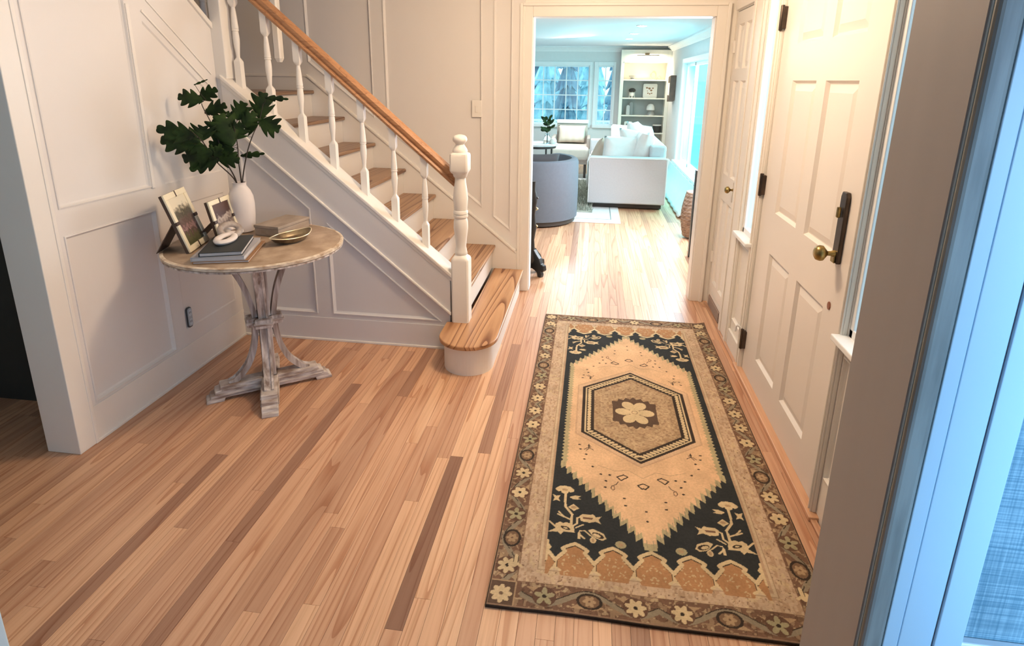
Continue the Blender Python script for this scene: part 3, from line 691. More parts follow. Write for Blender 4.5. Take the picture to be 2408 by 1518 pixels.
    # main field: peach medallion ground with a serrated edge
    def serr(pitch, amp, off=0.0):
        pts = [(0.0, -0.785 + off)]
        x0, y0, x1_, y1_ = 0.0, -0.785 + off, 0.300 - off * .7, -0.400
        n = 13
        for i in range(n):
            t0, t1 = i / n, (i + 1) / n
            pts.append((x0 + (x1_ - x0) * t0 + 0.020, y0 + (y1_ - y0) * t0 + .003)); pts.append((x0 + (x1_ - x0) * t1, y0 + (y1_ - y0) * t1 + 0.020))
        n = 18
        for i in range(n):
            a = -0.385 + 0.385 * i / n; b = -0.385 + 0.385 * (i + 1) / n
            pts += [(0.300 - off * .7, a), (0.300 - off * .7 - 0.009, (a + b) / 2)]
        pts.append((0.300 - off * .7, 0.001)); pts.append((0, 0.001)); return pts
    poly(serr(1, 1), (0.42, 0.35, 0.20)); poly(serr(1, 1, 0.028), PEACH)
    for i in range(13):
        t = i / 13; a = (0.300 * t + 0.010, -0.785 + .385 * t + .012); line([a, (a[0], a[1] + .030)], 0.0022, (0.30, 0.26, 0.17))
    fld = C.copy()
    # field motifs
    for (x, y) in [(0.072, -.452), (0.0, -.49)]:
        s = 1; pts = [(x - .020, y + .008), (x - .004, y + .018), (x + .020, y + .004), (x + .006, y - .014), (x - .020, y + .008)]; line(pts, .0050, DARK)
    line([(0.110, -.50), (0.096, -.49), (0.088, -.475)], .003, DARK); ell(.108, -.510, .008, .013, BROWN); ell(.108, -.510, .004, .009, PEACH)
    for (x, y) in [(.070, -.56), (.068, -.595), (0, -.615), (0, -.66), (.118, -.44), (.150, -.44), (.132, -.475), (.135, -.51), (.205, -.33), (.212, -.36), (.195, -.275), (.232, -.272), (.228, -.30), (.18, -.40)]: ell(x, y, .0055, .0038, DARK, .2)
    line([(.178, -.300), (.196, -.285), (.214, -.300)], .003, DARK); line([(.187, -.280), (.205, -.305)], .003, DARK); line([(.196, -.265), (.196, -.285)], .003, DARK)
    line([(0, -.445), (.05, -.405), (.10, -.415), (.16, -.39)], .0018, (0.33, 0.24, 0.15))
    # hexagon medallion
    def hexa(w, side, apex): return [(0, apex), (w, side), (w, -side - .0), (0, -apex)]
    cyh = 0.0
    def hx(w, s, a): return [(0, -a), (w, -s), (w, .001), (0, .001)]
    for (w, s, a, c) in [(.252, .200, .385, (0.55, .36, .22)), (.246, .196, .378, (.62, .42, .26)), (.228, .186, .360, DARK), (.215, .180, .345, CREAM), (.209, .177, .338, DARK)]: poly(hx(w, s, a), c)
    E0 = hx(.209, .177, .338)
    # beads between the lines
    def beads(P0, P1_, n, w, l):
        for i in range(n):
            t = (i + .5) / n; x = P0[0] + (P1_[0] - P0[0]) * t; y = P0[1] + (P1_[1] - P0[1]) * t
            a = math.atan2(P1_[1] - P0[1], P1_[0] - P0[0]); ell(x, y, l, w, CREAM, a + .5)
    beads((0.004, -.320), (.196, -.170), 14, .013, .0068); beads((.197, -.168), (.197, 0), 9, .0075, .011)
    for (w, s, a, c) in [(.183, .160, .300, DARK), (.176, .157, .293, TAN), (.150, .14, .26, (0.46, .32, .19)), (.118, .12, .215, (0.42, .285, .165))]: poly(hx(w, s, a), c)
    g2 = vn(0.007, 11); ins = (U < .176) & (V > -.157 - (0.136) * (1 - U / .176)); put(ins & (g2 > .66), CREAM, .45); put(ins & (g2 < .26), BROWN, .45)
    put(ins & (np.abs((V * 90) % 1 - .5) < .1), BROWN, .25)
    # rosette
    star = []
    for i in range(41):
        a = -PI / 2 + (PI / 2) * i / 40; r0 = (0.103 if i % 8 < 4 else 0.120); rr = r0 * (1 if True else 1)
    pts = [(0, -.128), (.014, -.108), (.034, -.118), (.044, -.096), (.066, -.104), (.072, -.082), (.098, -.080), (.095, -.050), (.095, .001), (0, .001)]
    poly(pts, (0.105, .065, .042))
    for i in range(6):
        a = 2 * PI * i / 6; ell(math.cos(a) * .050, math.sin(a) * .060, .034, .026, CREAM, a, False)
    ell(0, 0, .026, .026, CREAM, 0, False)
    for r_ in (.012,): line([(r_ * math.cos(t / 2), r_ * math.sin(t / 2)) for t in range(14)], .0022, BROWN, False)
    # floral sprays in the navy corners (measured from the lower left)
    Fx = lambda x, y: (0.240 - x, y - cy)
    def L_(P, w, c=CREAM): line([Fx(*p) for p in P], w, c)
    def E_(p, a, b, c=CREAM, g_=0.0): q = Fx(*p); ell(q[0], q[1], a, b, c, g_)
    def Y_(P, c=CREAM): poly([Fx(*p) for p in P], c)
    L_([(-.033, 1.745), (-.031, 1.680), (-.007, 1.645), (-.010, 1.570)], .0085)
    for dx, dy in ((-.020, 0), (.0, .010), (.020, 0), (0, -.010), (-.012, .008), (.012, .008)): E_((-.036 + dx, 1.764 + dy), .013, .011)
    E_((-.036, 1.764), .010, .006, TAN)
    Y_([(-.020, 1.728), (.002, 1.740), (.020, 1.738), (.010, 1.728), (.022, 1.722), (-.004, 1.718)])
    Y_([(-.078, 1.735), (-.064, 1.728), (-.050, 1.733), (-.056, 1.715), (-.048, 1.700), (-.062, 1.708), (-.074, 1.700), (-.070, 1.718)])
    Y_([(-.022, 1.678), (-.004, 1.696), (.016, 1.676), (-.002, 1.662)]); E_((-.003, 1.679), .009, .007, TAN)
    L_([(-.008, 1.618), (-.055, 1.640)], .006); L_([(-.03, 1.628), (-.052, 1.652)], .005)
    Y_([(.018, 1.640), (.030, 1.652), (.050, 1.650), (.062, 1.655), (.072, 1.642), (.090, 1.648), (.080, 1.632), (.088, 1.614), (.070, 1.622), (.052, 1.614), (.036, 1.616), (.022, 1.618)])
    Y_([(.028, 1.638), (.062, 1.638), (.060, 1.628), (.028, 1.628)], BROWN)
    L_([(.020, 1.636), (.010, 1.630), (.010, 1.604), (-.006, 1.590)], .006); L_([(.006, 1.585), (.030, 1.602)], .005)
    Y_([(-.058, 1.595), (-.046, 1.606), (-.034, 1.600), (-.024, 1.606), (-.006, 1.598), (.0, 1.590), (.004, 1.562), (-.030, 1.564), (-.040, 1.550), (-.050, 1.560), (-.082, 1.556), (-.058, 1.574), (-.062, 1.585)])
    L_([(-.080, 1.602), (-.056, 1.578)], .006); E_((-.026, 1.580), .016, .007, DARK, .3); E_((-.026, 1.580), .008, .003, CREAM, .3)
    L_([(.016, 1.560), (.020, 1.574), (.036, 1.576), (.052, 1.560), (.062, 1.552)], .004); L_([(.018, 1.562), (.018, 1.542)], .008); L_([(.020, 1.558), (.034, 1.544)], .007)
    Y_([(.046, 1.580), (.062, 1.588), (.080, 1.580), (.096, 1.572), (.104, 1.552), (.092, 1.542), (.070, 1.550), (.058, 1.562)]); E_((.078, 1.562), .020, .010, DARK, .4); E_((.074, 1.562), .013, .006, CREAM, .4)
    E_((.062, 1.540), .010, .012); E_((.062, 1.540), .005, .007, TAN)
    E_((.148, 1.535), .017, .015, OLIVE); E_((.148, 1.535), .008, .007, TAN)
    # weathering and weave
    C *= (0.86 + 0.22 * vn(0.05, 21))[..., None]; C *= (0.90 + 0.20 * vn(0.0045, 22, (1, 1)))[..., None]
    C *= (0.97 + 0.05 * ((np.arange(nv) % 3) == 0))[:, None, None]
    C = np.clip(C, 0, 1)
    # geometry
    Z = 0.0075 + 0.0012 * vn(0.10, 31) + 0.0006 * vn(0.006, 32)
    Xw = cx + Uo + 0.003 * (vn(0.25, 33) - .5); Yw = cy + Vo + 0.005 * (vn(0.3, 34) - .5)
    corner = np.clip((Uo + Vo * -1) - (W2 + L2 - 0.10), 0, 1) * 0
    far_r = np.clip((Uo / W2 + Vo / L2) - 1.90, 0, 1); Z += far_r * 0.10
    co = np.stack([Xw, Yw, Z], -1).reshape(-1, 3)
    idx = np.arange(nu * nv).reshape(nv, nu)
    q = np.stack([idx[:-1, :-1], idx[:-1, 1:], idx[1:, 1:], idx[1:, :-1]], -1).reshape(-1, 4)
    # skirt down to the floor
    ring = np.concatenate([idx[0, :], idx[1:, -1], idx[-1, -2::-1], idx[-2:0:-1, 0]])
    base = co[ring].copy(); base[:, 2] = 0.0006; nb_ = len(ring); bi = np.arange(nb_) + len(co)
    qs = np.stack([ring, np.roll(ring, -1), np.roll(bi, -1), bi], -1)[:, ::-1]
    co = np.concatenate([co, base]); q = np.concatenate([q, qs])
    me = bpy.data.meshes.new('rug'); me.vertices.add(len(co)); me.vertices.foreach_set('co', co.astype(np.float32).ravel())
    me.loops.add(q.size); me.loops.foreach_set('vertex_index', q.astype(np.int32).ravel())
    me.polygons.add(len(q)); me.polygons.foreach_set('loop_start', np.arange(0, q.size, 4, dtype=np.int32)); me.update(calc_edges=True)
    col = np.ones((len(co), 4), np.float32); col[:nu * nv, :3] = C.reshape(-1, 3); col[nu * nv:, :3] = (0.05, 0.03, 0.02)
    a = me.color_attributes.new('weave', 'FLOAT_COLOR', 'POINT'); a.data.foreach_set('color', col.ravel())
    M = bpy.data.materials.new('rug_wool'); M.use_nodes = True; nt = M.node_tree; N = nt.nodes; P = N['Principled BSDF']
    P.inputs['Roughness'].default_value = 0.95; P.inputs['Specular IOR Level'].default_value = 0.15
    at = N.new('ShaderNodeAttribute'); at.attribute_name = 'weave'; nt.links.new(at.outputs['Color'], P.inputs['Base Color'])
    nz = N.new('ShaderNodeTexNoise'); nz.inputs['Scale'].default_value = 420; b = N.new('ShaderNodeBump'); b.inputs['Strength'].default_value = .5; b.inputs['Distance'].default_value = .0015
    geo = N.new('ShaderNodeNewGeometry'); nt.links.new(geo.outputs['Position'], nz.inputs['Vector']); nt.links.new(nz.outputs['Fac'], b.inputs['Height']); nt.links.new(b.outputs[0], P.inputs['Normal'])
    me.materials.append(M); o = bpy.data.objects.new('persian_rug', me); COL.objects.link(o)
    tag(o, 'worn patterned wool rug with a hexagon medallion lying before the front door', 'rug')
make_rug()

# ---------------------------------------------------------------- round pedestal table
TX, TY, TZ, TR = -1.43, 2.275, 0.70, 0.362
tb = thing('pedestal_table', 'round whitewashed pedestal table with curved braces and stepped cross feet', 'table', (TX, TY, 0))
g = G(); g.lathe([(TR - 0.004, TZ - 0.020), (TR, TZ - 0.014), (TR, TZ - 0.004), (TR - 0.006, TZ)], (TX, TY, 0), 64)
g.go('table_top', top_m, tb, smooth=True)
v = []; f = []; n = 96; PR_ = [(TR - 0.003, TZ - 0.016), (TR + 0.003, TZ - 0.013), (TR + 0.004, TZ - 0.002), (TR - 0.004, TZ + 0.0015), (TR - 0.010, TZ + 0.0005)]
for (r, z) in PR_:
    for i in range(n):
        a = 2 * PI * i / n; rr = r + 0.0012 * math.sin(a * 31) * random.random(); v.append((TX + rr * math.cos(a), TY + rr * math.sin(a), z))
for j in range(len(PR_) - 1):
    for i in range(n): f.append((j * n + i, j * n + (i + 1) % n, (j + 1) * n + (i + 1) % n, (j + 1) * n + i))
build('rim', v, f, rim_m, tb, smooth=True)
v = []; f = []; PR_ = [(TR - 0.02, TZ - 0.022), (TR + 0.001, TZ - 0.023), (TR + 0.002, TZ - 0.016), (TR - 0.02, TZ - 0.015)]
for (r, z) in PR_:
    for i in range(n): a = 2 * PI * i / n; v.append((TX + r * math.cos(a), TY + r * math.sin(a), z))
for j in range(4):
    for i in range(n): f.append((j * n + i, j * n + (i + 1) % n, ((j + 1) % 4) * n + (i + 1) % n, ((j + 1) % 4) * n + i))
build('under_band', v, f, wash, tb, smooth=True)
# foot directions measured on the floor
dirA = Vector((-1.225 - -1.655, 2.44 - 2.11, 0)).normalized()   # long beam, left-front to right-back
dirs = [dirA, -dirA, Vector((0.48, -0.88, 0)).normalized(), Vector((-0.48, 0.88, 0)).normalized()]
C0 = Vector((TX, TY, 0))
zz = Vector((0, 0, 1))
g = G(); pa = dirs[0]; pb = zz.cross(pa)
g.obox(C0 + zz * 0.365, pa * 0.052, pb * 0.052, zz * 0.63); g.go('post', wash, tb, bevel=0.003)
for di in dirs:
    s = zz.cross(di)
    # upper brace, bowed outward
    pth = [(0.036, 0.345), (0.048, 0.42), (0.068, 0.50), (0.100, 0.58), (0.145, 0.655), (0.165, 0.680)]
    def band(pth, w, t, name, ridge=True):
        P = smoothpath([C0 + di * a + zz * b for a, b in pth], 5); v = []; f = []
        sec = [(-w, -t), (w, -t), (w, t), (w * .55, t), (w * .45, t * .45), (-w * .45, t * .45), (-w * .55, t), (-w, t)]
        for i, p in enumerate(P):
            tg = (P[min(i + 1, len(P) - 1)] - P[max(i - 1, 0)]).normalized(); nr = s.cross(tg).normalized()
            if nr.dot(di) < 0: nr = -nr
            for (a, b) in sec: v.append(p + s * a + nr * b)
        m = len(sec)
        for i in range(len(P) - 1):
            for k in range(m): f.append((i * m + k, i * m + (k + 1) % m, (i + 1) * m + (k + 1) % m, (i + 1) * m + k))
        f += [list(range(m)), [(len(P) - 1) * m + k for k in range(m)]]
        return build(name, v, f, wash, tb)
    band(pth, 0.020, 0.011, 'upper_brace')
    band([(0.040, 0.335), (0.046, 0.27), (0.062, 0.20), (0.092, 0.135), (0.140, 0.085), (0.170, 0.070)], 0.020, 0.012, 'lower_brace')
    # stepped foot
    st = [(0.0, 0.0), (0.272, 0.0), (0.262, 0.016), (0.250, 0.022), (0.248, 0.034), (0.228, 0.040), (0.224, 0.052), (0.200, 0.058), (0.196, 0.074), (0.0, 0.074)]
    st = [(0.0, 0.016), (0.195, 0.016), (0.200, 0.0), (0.272, 0.0), (0.270, 0.014), (0.256, 0.018), (0.252, 0.032), (0.236, 0.036), (0.232, 0.052), (0.214, 0.056), (0.210, 0.074), (0.0, 0.074)]
    g = G(); mp = lambda u, v_, d, di=di, s=s: tuple(C0 + di * u + zz * v_ + s * d)
    g.prism(st, mp, -0.034, 0.034); ft = g.go('foot', wash_h, tb, bevel=0.003)
    for zc in (0.034, 0.056):
        for sd in (-1, 1):
            g = G(); g.prism(rect(0.03, 0.205 if zc > .04 else 0.225, zc - 0.0045, zc + 0.0045), mp, sd * 0.034, sd * 0.038); g.go('moulding', wash_h, ft, bevel=0.002)
g = G()
for di in dirs[:1] + dirs[2:3]:
    s = zz.cross(di); g.obox(C0 + zz * 0.345, di * 0.150, s * 0.072, zz * 0.040)
g.go('collar', wash, tb, bevel=0.004)
g = G()
for di in dirs[:1] + dirs[2:3]:
    s = zz.cross(di); g.obox(C0 + zz * 0.345, di * 0.158, s * 0.080, zz * 0.012)
g.go('collar_moulding', wash_h, tb, bevel=0.003)

# ---------------------------------------------------------------- things on the table
T = TZ + 0.001
gold = mk('pale_gold_frame', (0.86, 0.78, 0.58), 0.4, metal=0.0, var=0.06)
band_d = mk('dark_frame_band', (0.07, 0.04, 0.028), 0.4)
def mk_photo(name, cols, seed, sc_=9.0):
    M = bpy.data.materials.new(name); M.use_nodes = True; nt = M.node_tree; N = nt.nodes; L = nt.links; P = N['Principled BSDF']; P.inputs['Roughness'].default_value = 0.3
    tc = N.new('ShaderNodeTexCoord'); sp = N.new('ShaderNodeSeparateXYZ'); L.new(tc.outputs['Generated'], sp.inputs[0])
    nz = N.new('ShaderNodeTexNoise'); nz.inputs['Scale'].default_value = sc_; nz.inputs['Detail'].default_value = 3; nz.noise_dimensions = '4D'; nz.inputs['W'].default_value = seed
    L.new(tc.outputs['Generated'], nz.inputs['Vector'])
    a = N.new('ShaderNodeMath'); a.operation = 'MULTIPLY_ADD'; a.inputs[1].default_value = 0.55; L.new(nz.outputs['Fac'], a.inputs[0]); L.new(sp.outputs['Z'], a.inputs[2])
    b = N.new('ShaderNodeMath'); b.operation = 'SUBTRACT'; b.inputs[1].default_value = 0.27; L.new(a.outputs[0], b.inputs[0])
    rp = N.new('ShaderNodeValToRGB'); rp.color_ramp.interpolation = 'LINEAR'
    for i, (p, c) in enumerate(cols):
        e_ = rp.color_ramp.elements[0] if i == 0 else (rp.color_ramp.elements[1] if i == 1 else rp.color_ramp.elements.new(p))
        e_.position = p; e_.color = (*c, 1)
    L.new(b.outputs[0], rp.inputs[0]); L.new(rp.outputs[0], P.inputs['Base Color']); return M
ph1 = mk_photo('photo_garden', [(0.0, (0.07, 0.075, 0.03)), (0.16, (0.12, 0.11, 0.05)), (0.26, (0.09, 0.05, 0.045)), (0.36, (0.33, 0.20, 0.19)), (0.44, (0.12, 0.07, 0.06)), (0.54, (0.16, 0.12, 0.10)), (0.66, (0.09, 0.09, 0.06)), (0.74, (0.30, 0.27, 0.20)), (0.84, (0.75, 0.68, 0.52))], 2.0)
ph2 = mk_photo('photo_couple', [(0.0, (0.30, 0.22, 0.20)), (0.3, (0.42, 0.34, 0.30)), (0.42, (0.10, 0.07, 0.06)), (0.55, (0.45, 0.38, 0.33)), (0.65, (0.07, 0.035, 0.03)), (1.0, (0.10, 0.05, 0.04))], 5.0, 5.0)
def frame(name, label, BL, BR, TL, photo, fw=0.022, hw=None):
    BL, BR, TL = Vector(BL), Vector(BR), Vector(TL)
    a = BR - BL; W = a.length; a.normalize(); b = TL - BL; H = b.length; b.normalize(); nn = a.cross(b).normalized()
    if nn.x < 0: nn = -nn
    root = thing(name, label, 'photo frame', tuple((BL + BR) / 2))
    mp = lambda u, v, d: tuple(BL + a * u + b * v + nn * d)
    g = G(); g.prism([(0, 0), (W, 0), (W, H), (0, H)], mp, -0.014, -0.003); g.go('back_panel', band_d, root, bevel=0.001)
    for (u0, u1, v0, v1) in ((0, W, 0, fw), (0, W, H - fw, H), (0, fw, fw, H - fw), (W - fw, W, fw, H - fw)):
        G().prism(rect(u0, u1, v0, v1), mp, -0.002, 0.006).go('frame_bar', gold, root, bevel=0.0015)
    G().prism(rect(fw, W - fw, fw, H - fw), mp, -0.003, 0.001).go('photo', photo, root)
    for (u, v) in ((fw / 2, H * .5), (W - fw / 2, H * .5)):
        G().prism(rect(u - fw / 2 - .002, u + fw / 2 + .001, v - .007, v + .007), mp, -0.003, 0.0075).go('band', band_d, root)
    for (u, v) in ((W * .5, fw / 2), (W * .5, H - fw / 2)):
        G().prism(rect(u - .0035, u + .0035, v - fw / 2 - .001, v + fw / 2 + .001), mp, -0.003, 0.0075).go('band', band_d, root)
    hp = BL + a * W * .15 + b * H * .55 - nn * 0.014; fp = BL + a * (W * .02) - nn * 0.135; fp.z = T + 0.001
    w_ = a * W * .55
    v = [hp, hp + w_, fp + w_, fp]; off = Vector((-0.004, 0, 0.0))
    build('easel_back', v + [p + off for p in v], [(0, 1, 2, 3), (7, 6, 5, 4), (0, 4, 5, 1), (1, 5, 6, 2), (2, 6, 7, 3), (3, 7, 4, 0)], band_d, root)
    return root
frame('photo_frame', 'larger gold photo frame at the table\'s edge with an outdoor family picture', (-1.600, 2.075, T + .002), (-1.655, 2.275, T + .002), (-1.690, 2.075, 0.935), ph1, 0.024)
frame('photo_frame', 'smaller pale gold photo frame beside the white vase, picture of a couple', (-1.562, 2.225, T + .002), (-1.580, 2.400, T + .002), (-1.612, 2.235, 0.880), ph2, 0.020)
# vase
g = G(); VX, VY = -1.592, 2.45
g.lathe([(0.036, T), (0.044, T + 0.004), (0.052, T + 0.04), (0.056, T + 0.09), (0.057, T + 0.13), (0.054, T + 0.165), (0.044, T + 0.192), (0.033, T + 0.208), (0.028, T + 0.216), (0.0285, T + 0.226), (0.031, T + 0.231), (0.026, T + 0.231), (0.024, T + 0.215), (0.022, T + 0.20)], (VX, VY, 0), 40)
vs_ = g.go('vase', ceramic, None, smooth=True); tag(vs_, 'matte off-white bottle-shaped vase holding leafy branches on the round table', 'vase')
# branches with leaves
def leaf(B, Tp, w, nrm=None, lob=5):
    B, Tp = Vector(B), Vector(Tp); d = Tp - B; L = d.length; d.normalize()
    view = Vector((-1.6, 2.4, -0.3)).normalized()
    side = d.cross(view).normalized(); up = side.cross(d).normalized()
    n = 40; v = []; f = []
    sgn = random.choice((-1, 1)); curl = random.uniform(0.02, 0.10) * sgn
    for i in range(n + 1):
        t = i / n
        env = (math.sin(PI * min(1, t ** 0.85 * 0.97 + 0.03))) ** 0.7 * (1.0 - 0.15 * t)
        lobe = 1.0 if lob < 2 else 0.40 + 0.60 * abs(math.cos(PI * (t * 3.0 + .12))) ** 0.8
        hw = w * env * lobe + 0.0006
        c = B + d * L * t + up * (curl * L * 4 * t * (1 - t))
        for k in (-1, -0.5, 0, 0.5, 1):
            sweep = d * (abs(k) * hw * 0.75 * (lobe))
            v.append(c + side * hw * k + sweep + up * (-abs(k) * hw * 0.28 * sgn))
    for i in range(n):
        for k in range(4): f.append((i * 5 + k, i * 5 + k + 1, (i + 1) * 5 + k + 1, (i + 1) * 5 + k))
    return v, f
LV = [(-1.709, 2.42, 1.295, -1.813, 2.42, 1.309, 0.045), (-1.771, 2.5, 1.299, -1.686, 2.5, 1.341, 0.038), (-1.752, 2.45, 1.361, -1.69, 2.45, 1.383, 0.005), (-1.75, 2.5, 1.237, -1.652, 2.5, 1.271, 0.042), (-1.662, 2.27, 1.154, -1.816, 2.27, 1.181, 0.052), (-1.694, 2.3, 1.113, -1.83, 2.3, 1.131, 0.057), (-1.632, 2.33, 1.08, -1.759, 2.33, 1.049, 0.061), (-1.602, 2.33, 1.054, -1.733, 2.33, 1.003, 0.039), (-1.682, 2.36, 1.129, -1.673, 2.36, 1.184, 0.059), (-1.574, 2.4, 1.109, -1.618, 2.4, 1.228, 0.078), (-1.61, 2.5, 1.158, -1.723, 2.5, 1.14, 0.069), (-1.573, 2.46, 1.214, -1.535, 2.46, 1.284, 0.050), (-1.578, 2.44, 1.204, -1.604, 2.44, 1.246, 0.022), (-1.504, 2.5, 1.193, -1.575, 2.5, 1.191, 0.060), (-1.515, 2.55, 1.214, -1.491, 2.55, 1.322, 0.060), (-1.449, 2.5, 1.308, -1.349, 2.5, 1.304, 0.015), (-1.503, 2.52, 1.201, -1.415, 2.52, 1.17, 0.058), (-1.596, 2.5, 1.046, -1.488, 2.5, 1.059, 0.017), (-1.657, 2.4, 1.051, -1.553, 2.4, 1.039, 0.044), (-1.567, 2.4, 1.089, -1.625, 2.4, 1.076, 0.029), (-1.636, 2.36, 1.049, -1.602, 2.36, 1.111, 0.022), (-1.64, 2.36, 1.053, -1.647, 2.36, 1.108, 0.015), (-1.60, 2.43, 1.15, -1.655, 2.40, 1.20, .05), (-1.585, 2.42, 1.13, -1.54, 2.44, 1.19, .048), (-1.60, 2.44, 1.10, -1.69, 2.42, 1.105, .045), (-1.65, 2.33, 1.10, -1.72, 2.31, 1.10, .04), (-1.66, 2.30, 1.13, -1.75, 2.28, 1.17, .042), (-1.55, 2.46, 1.18, -1.50, 2.48, 1.24, .045), (-1.57, 2.42, 1.06, -1.65, 2.40, 1.05, .035)]
SP = [[(-1.616, 2.45, 0.931), (-1.646, 2.38, 1.035), (-1.653, 2.32, 1.123), (-1.676, 2.27, 1.184)], [(-1.614, 2.45, 0.931), (-1.626, 2.43, 1.017), (-1.641, 2.42, 1.085), (-1.662, 2.42, 1.165), (-1.697, 2.44, 1.217), (-1.73, 2.45, 1.279), (-1.714, 2.46, 1.297)], [(-1.58, 2.45, 0.936), (-1.577, 2.44, 1.029), (-1.567, 2.43, 1.107), (-1.568, 2.42, 1.186)], [(-1.573, 2.45, 0.936), (-1.55, 2.47, 1.063), (-1.524, 2.49, 1.145), (-1.507, 2.52, 1.201), (-1.489, 2.54, 1.28)]]
SL = ['leafy branch leaning farthest left towards the wall out of the white vase', 'tallest leafy branch in the white vase, its tip against the panelled wall', 'middle leafy branch in the white vase with the dense cluster of leaves', 'leafy branch leaning right in front of the stair balusters, in the white vase']
brs = []
for P, lab in zip(SP, SL):
    P = [Vector((VX + (P[0][0] + 1.596) * .35, VY, 0.915))] + [Vector(p) for p in P] if False else [Vector((VX + (P[0][0] + 1.596) * .3, VY, 0.80)), Vector((VX + (P[0][0] + 1.596) * .7, VY, 0.93))] + [Vector(p) for p in P[1:]]
    b = thing('leafy_branch', lab, 'branch', tuple(P[0]), 'leafy branches in the white vase')
    pp = smoothpath(P, 6); g = G(); g.tube(pp, [0.0034 - 0.0018 * i / len(pp) for i in range(len(pp))], 7); g.go('stem', stem_m, b, smooth=True); brs.append((b, pp))
for q in LV:
    B, Tp, w = Vector(q[0:3]), Vector(q[3:6]), q[6]
    best = min(((p - B).length, p, b) for b, pp in brs for p in pp[6:] ) if False else None
    bd = 1e9
    for b, pp in brs:
        for p in pp[8:]:
            dd = (p - B).length
            if dd < bd: bd, bp, bb = dd, p, b
    v, f = leaf(B - (Tp - B) * .08, Tp + (Tp - B) * .05, w * 1.02)
    lo = build('leaf', v, f, leaf_m, bb, smooth=True); lo.modifiers.new('thick', 'SOLIDIFY').thickness = 0.0007
    if bd > 0.004: g = G(); g.tube(smoothpath([bp, (bp + B) / 2 + Vector((0, 0, -0.006)), B], 4), 0.0011, 5); g.go('leaf_stalk', stem_m, lo, smooth=True)
# books
bookc = [((-1.503, 1.965), (-1.305, 2.000), (-1.395, 2.275), (-1.600, 2.250))]
paper_m = mk('page_edges', (0.66, 0.64, 0.64), 0.8, color2=(0.45, 0.43, 0.43), scale=200, stretch=(.05, .05, 5))
def book(name, label, c, ax, L, W, z, h, cover, ang_, group='books stacked on the round table'):
    a = Vector((math.cos(ang_), math.sin(ang_), 0)); b = Vector((-a.y, a.x, 0)); c = Vector(c)
    r = thing(name, label, 'book', (c.x, c.y, z), group)
    g = G(); g.obox((c.x, c.y, z + h / 2), a * (L - 0.006), b * (W - 0.006), zz * (h - 0.004)); g.go('pages', paper_m, r)
    for zc in (z + 0.0011, z + h - 0.0011): g = G(); g.obox((c.x, c.y, zc), a * L, b * W, zz * 0.0022); g.go('cover', cover, r, bevel=0.0006)
    g = G(); e_ = c + a * 0 + b * (W / 2 - 0.001); g.obox((e_.x, e_.y, z + h / 2), a * L, b * 0.003, zz * h); g.go('spine', cover, r, bevel=0.0006)
    return r
an = math.radians(108)
book('book', 'brown-covered book at the bottom of the stack on the round table', (-1.442, 2.112, 0), 0, 0.285, 0.205, T, 0.010, mk('tan_cover', (0.33, 0.17, 0.07), 0.5), an)
book('book', 'grey book in the middle of the stack under the black notebook', (-1.450, 2.105, 0), 0, 0.275, 0.195, T + 0.0105, 0.017, mk('grey_cover', (0.40, 0.40, 0.43), 0.5), an)
book('notebook', 'black notebook topmost of the book stack, under the white knot ornament', (-1.445, 2.100, 0), 0, 0.255, 0.155, T + 0.028, 0.016, mk('black_cover', (0.018, 0.024, 0.026), 0.5), an + 0.06)
# knot ornament: three interlinked chunky links
kz = T + 0.0445
kn = thing('knot_ornament', 'white and grey linked knot ornament lying on the black notebook', 'ornament', (-1.50, 2.15, kz))
def link(c, rx, ry, rt, ang_, tilt, mat, name='link'):
    v = []; f = []; n, m = 28, 10; Mx = Matrix.Rotation(ang_, 3, 'Z') @ Matrix.Rotation(tilt, 3, 'X')
    for i in range(n):
        a = 2 * PI * i / n; p = Vector((rx * math.cos(a), ry * math.sin(a), 0)); d = Vector((math.cos(a), math.sin(a), 0))
        for k in range(m):
            q = 2 * PI * k / m; v.append(Vector(c) + Mx @ (p + d * rt * 1.3 * math.cos(q) + Vector((0, 0, rt * math.sin(q)))))
    for i in range(n):
        for k in range(m): f.append((i * m + k, i * m + (k + 1) % m, ((i + 1) % n) * m + (k + 1) % m, ((i + 1) % n) * m + k))
    return build(name, v, f, mat, kn, smooth=True)
grey_stone = mk('grey_marble', (0.42, 0.36, 0.32), 0.4, color2=(0.25, 0.2, 0.17), scale=30)
link((-1.468, 2.125, kz + 0.012), 0.062, 0.024, 0.011, math.radians(100), 0.12, ceramic)
link((-1.495, 2.200, kz + 0.028), 0.044, 0.028, 0.0105, math.radians(70), 0.9, grey_stone)
link((-1.508, 2.245, kz + 0.013), 0.045, 0.024, 0.010, math.radians(110), 0.2, ceramic)
# stone box
bxr = thing('lidded_box', 'taupe stone box with a lid at the back of the round table', 'box', (-1.43, 2.48, T))
a = Vector((0.047, 0.268, 0)).normalized(); b = Vector((-a.y, a.x, 0)); cB = Vector((-1.378, 2.372, T)) + a * 0.110 + b * 0.064
stone = mk('taupe_stone', (0.42, 0.345, 0.28), 0.5, color2=(0.31, 0.25, 0.195), scale=16, stretch=(1, .4, 2))
g = G(); g.obox(cB + zz * 0.017, a * 0.22, b * 0.128, zz * 0.034); g.go('body', stone, bxr, bevel=0.001)
g = G(); g.obox(cB + zz * 0.0415, a * 0.226, b * 0.134, zz * 0.013); g.go('lid', stone, bxr, bevel=0.0015)
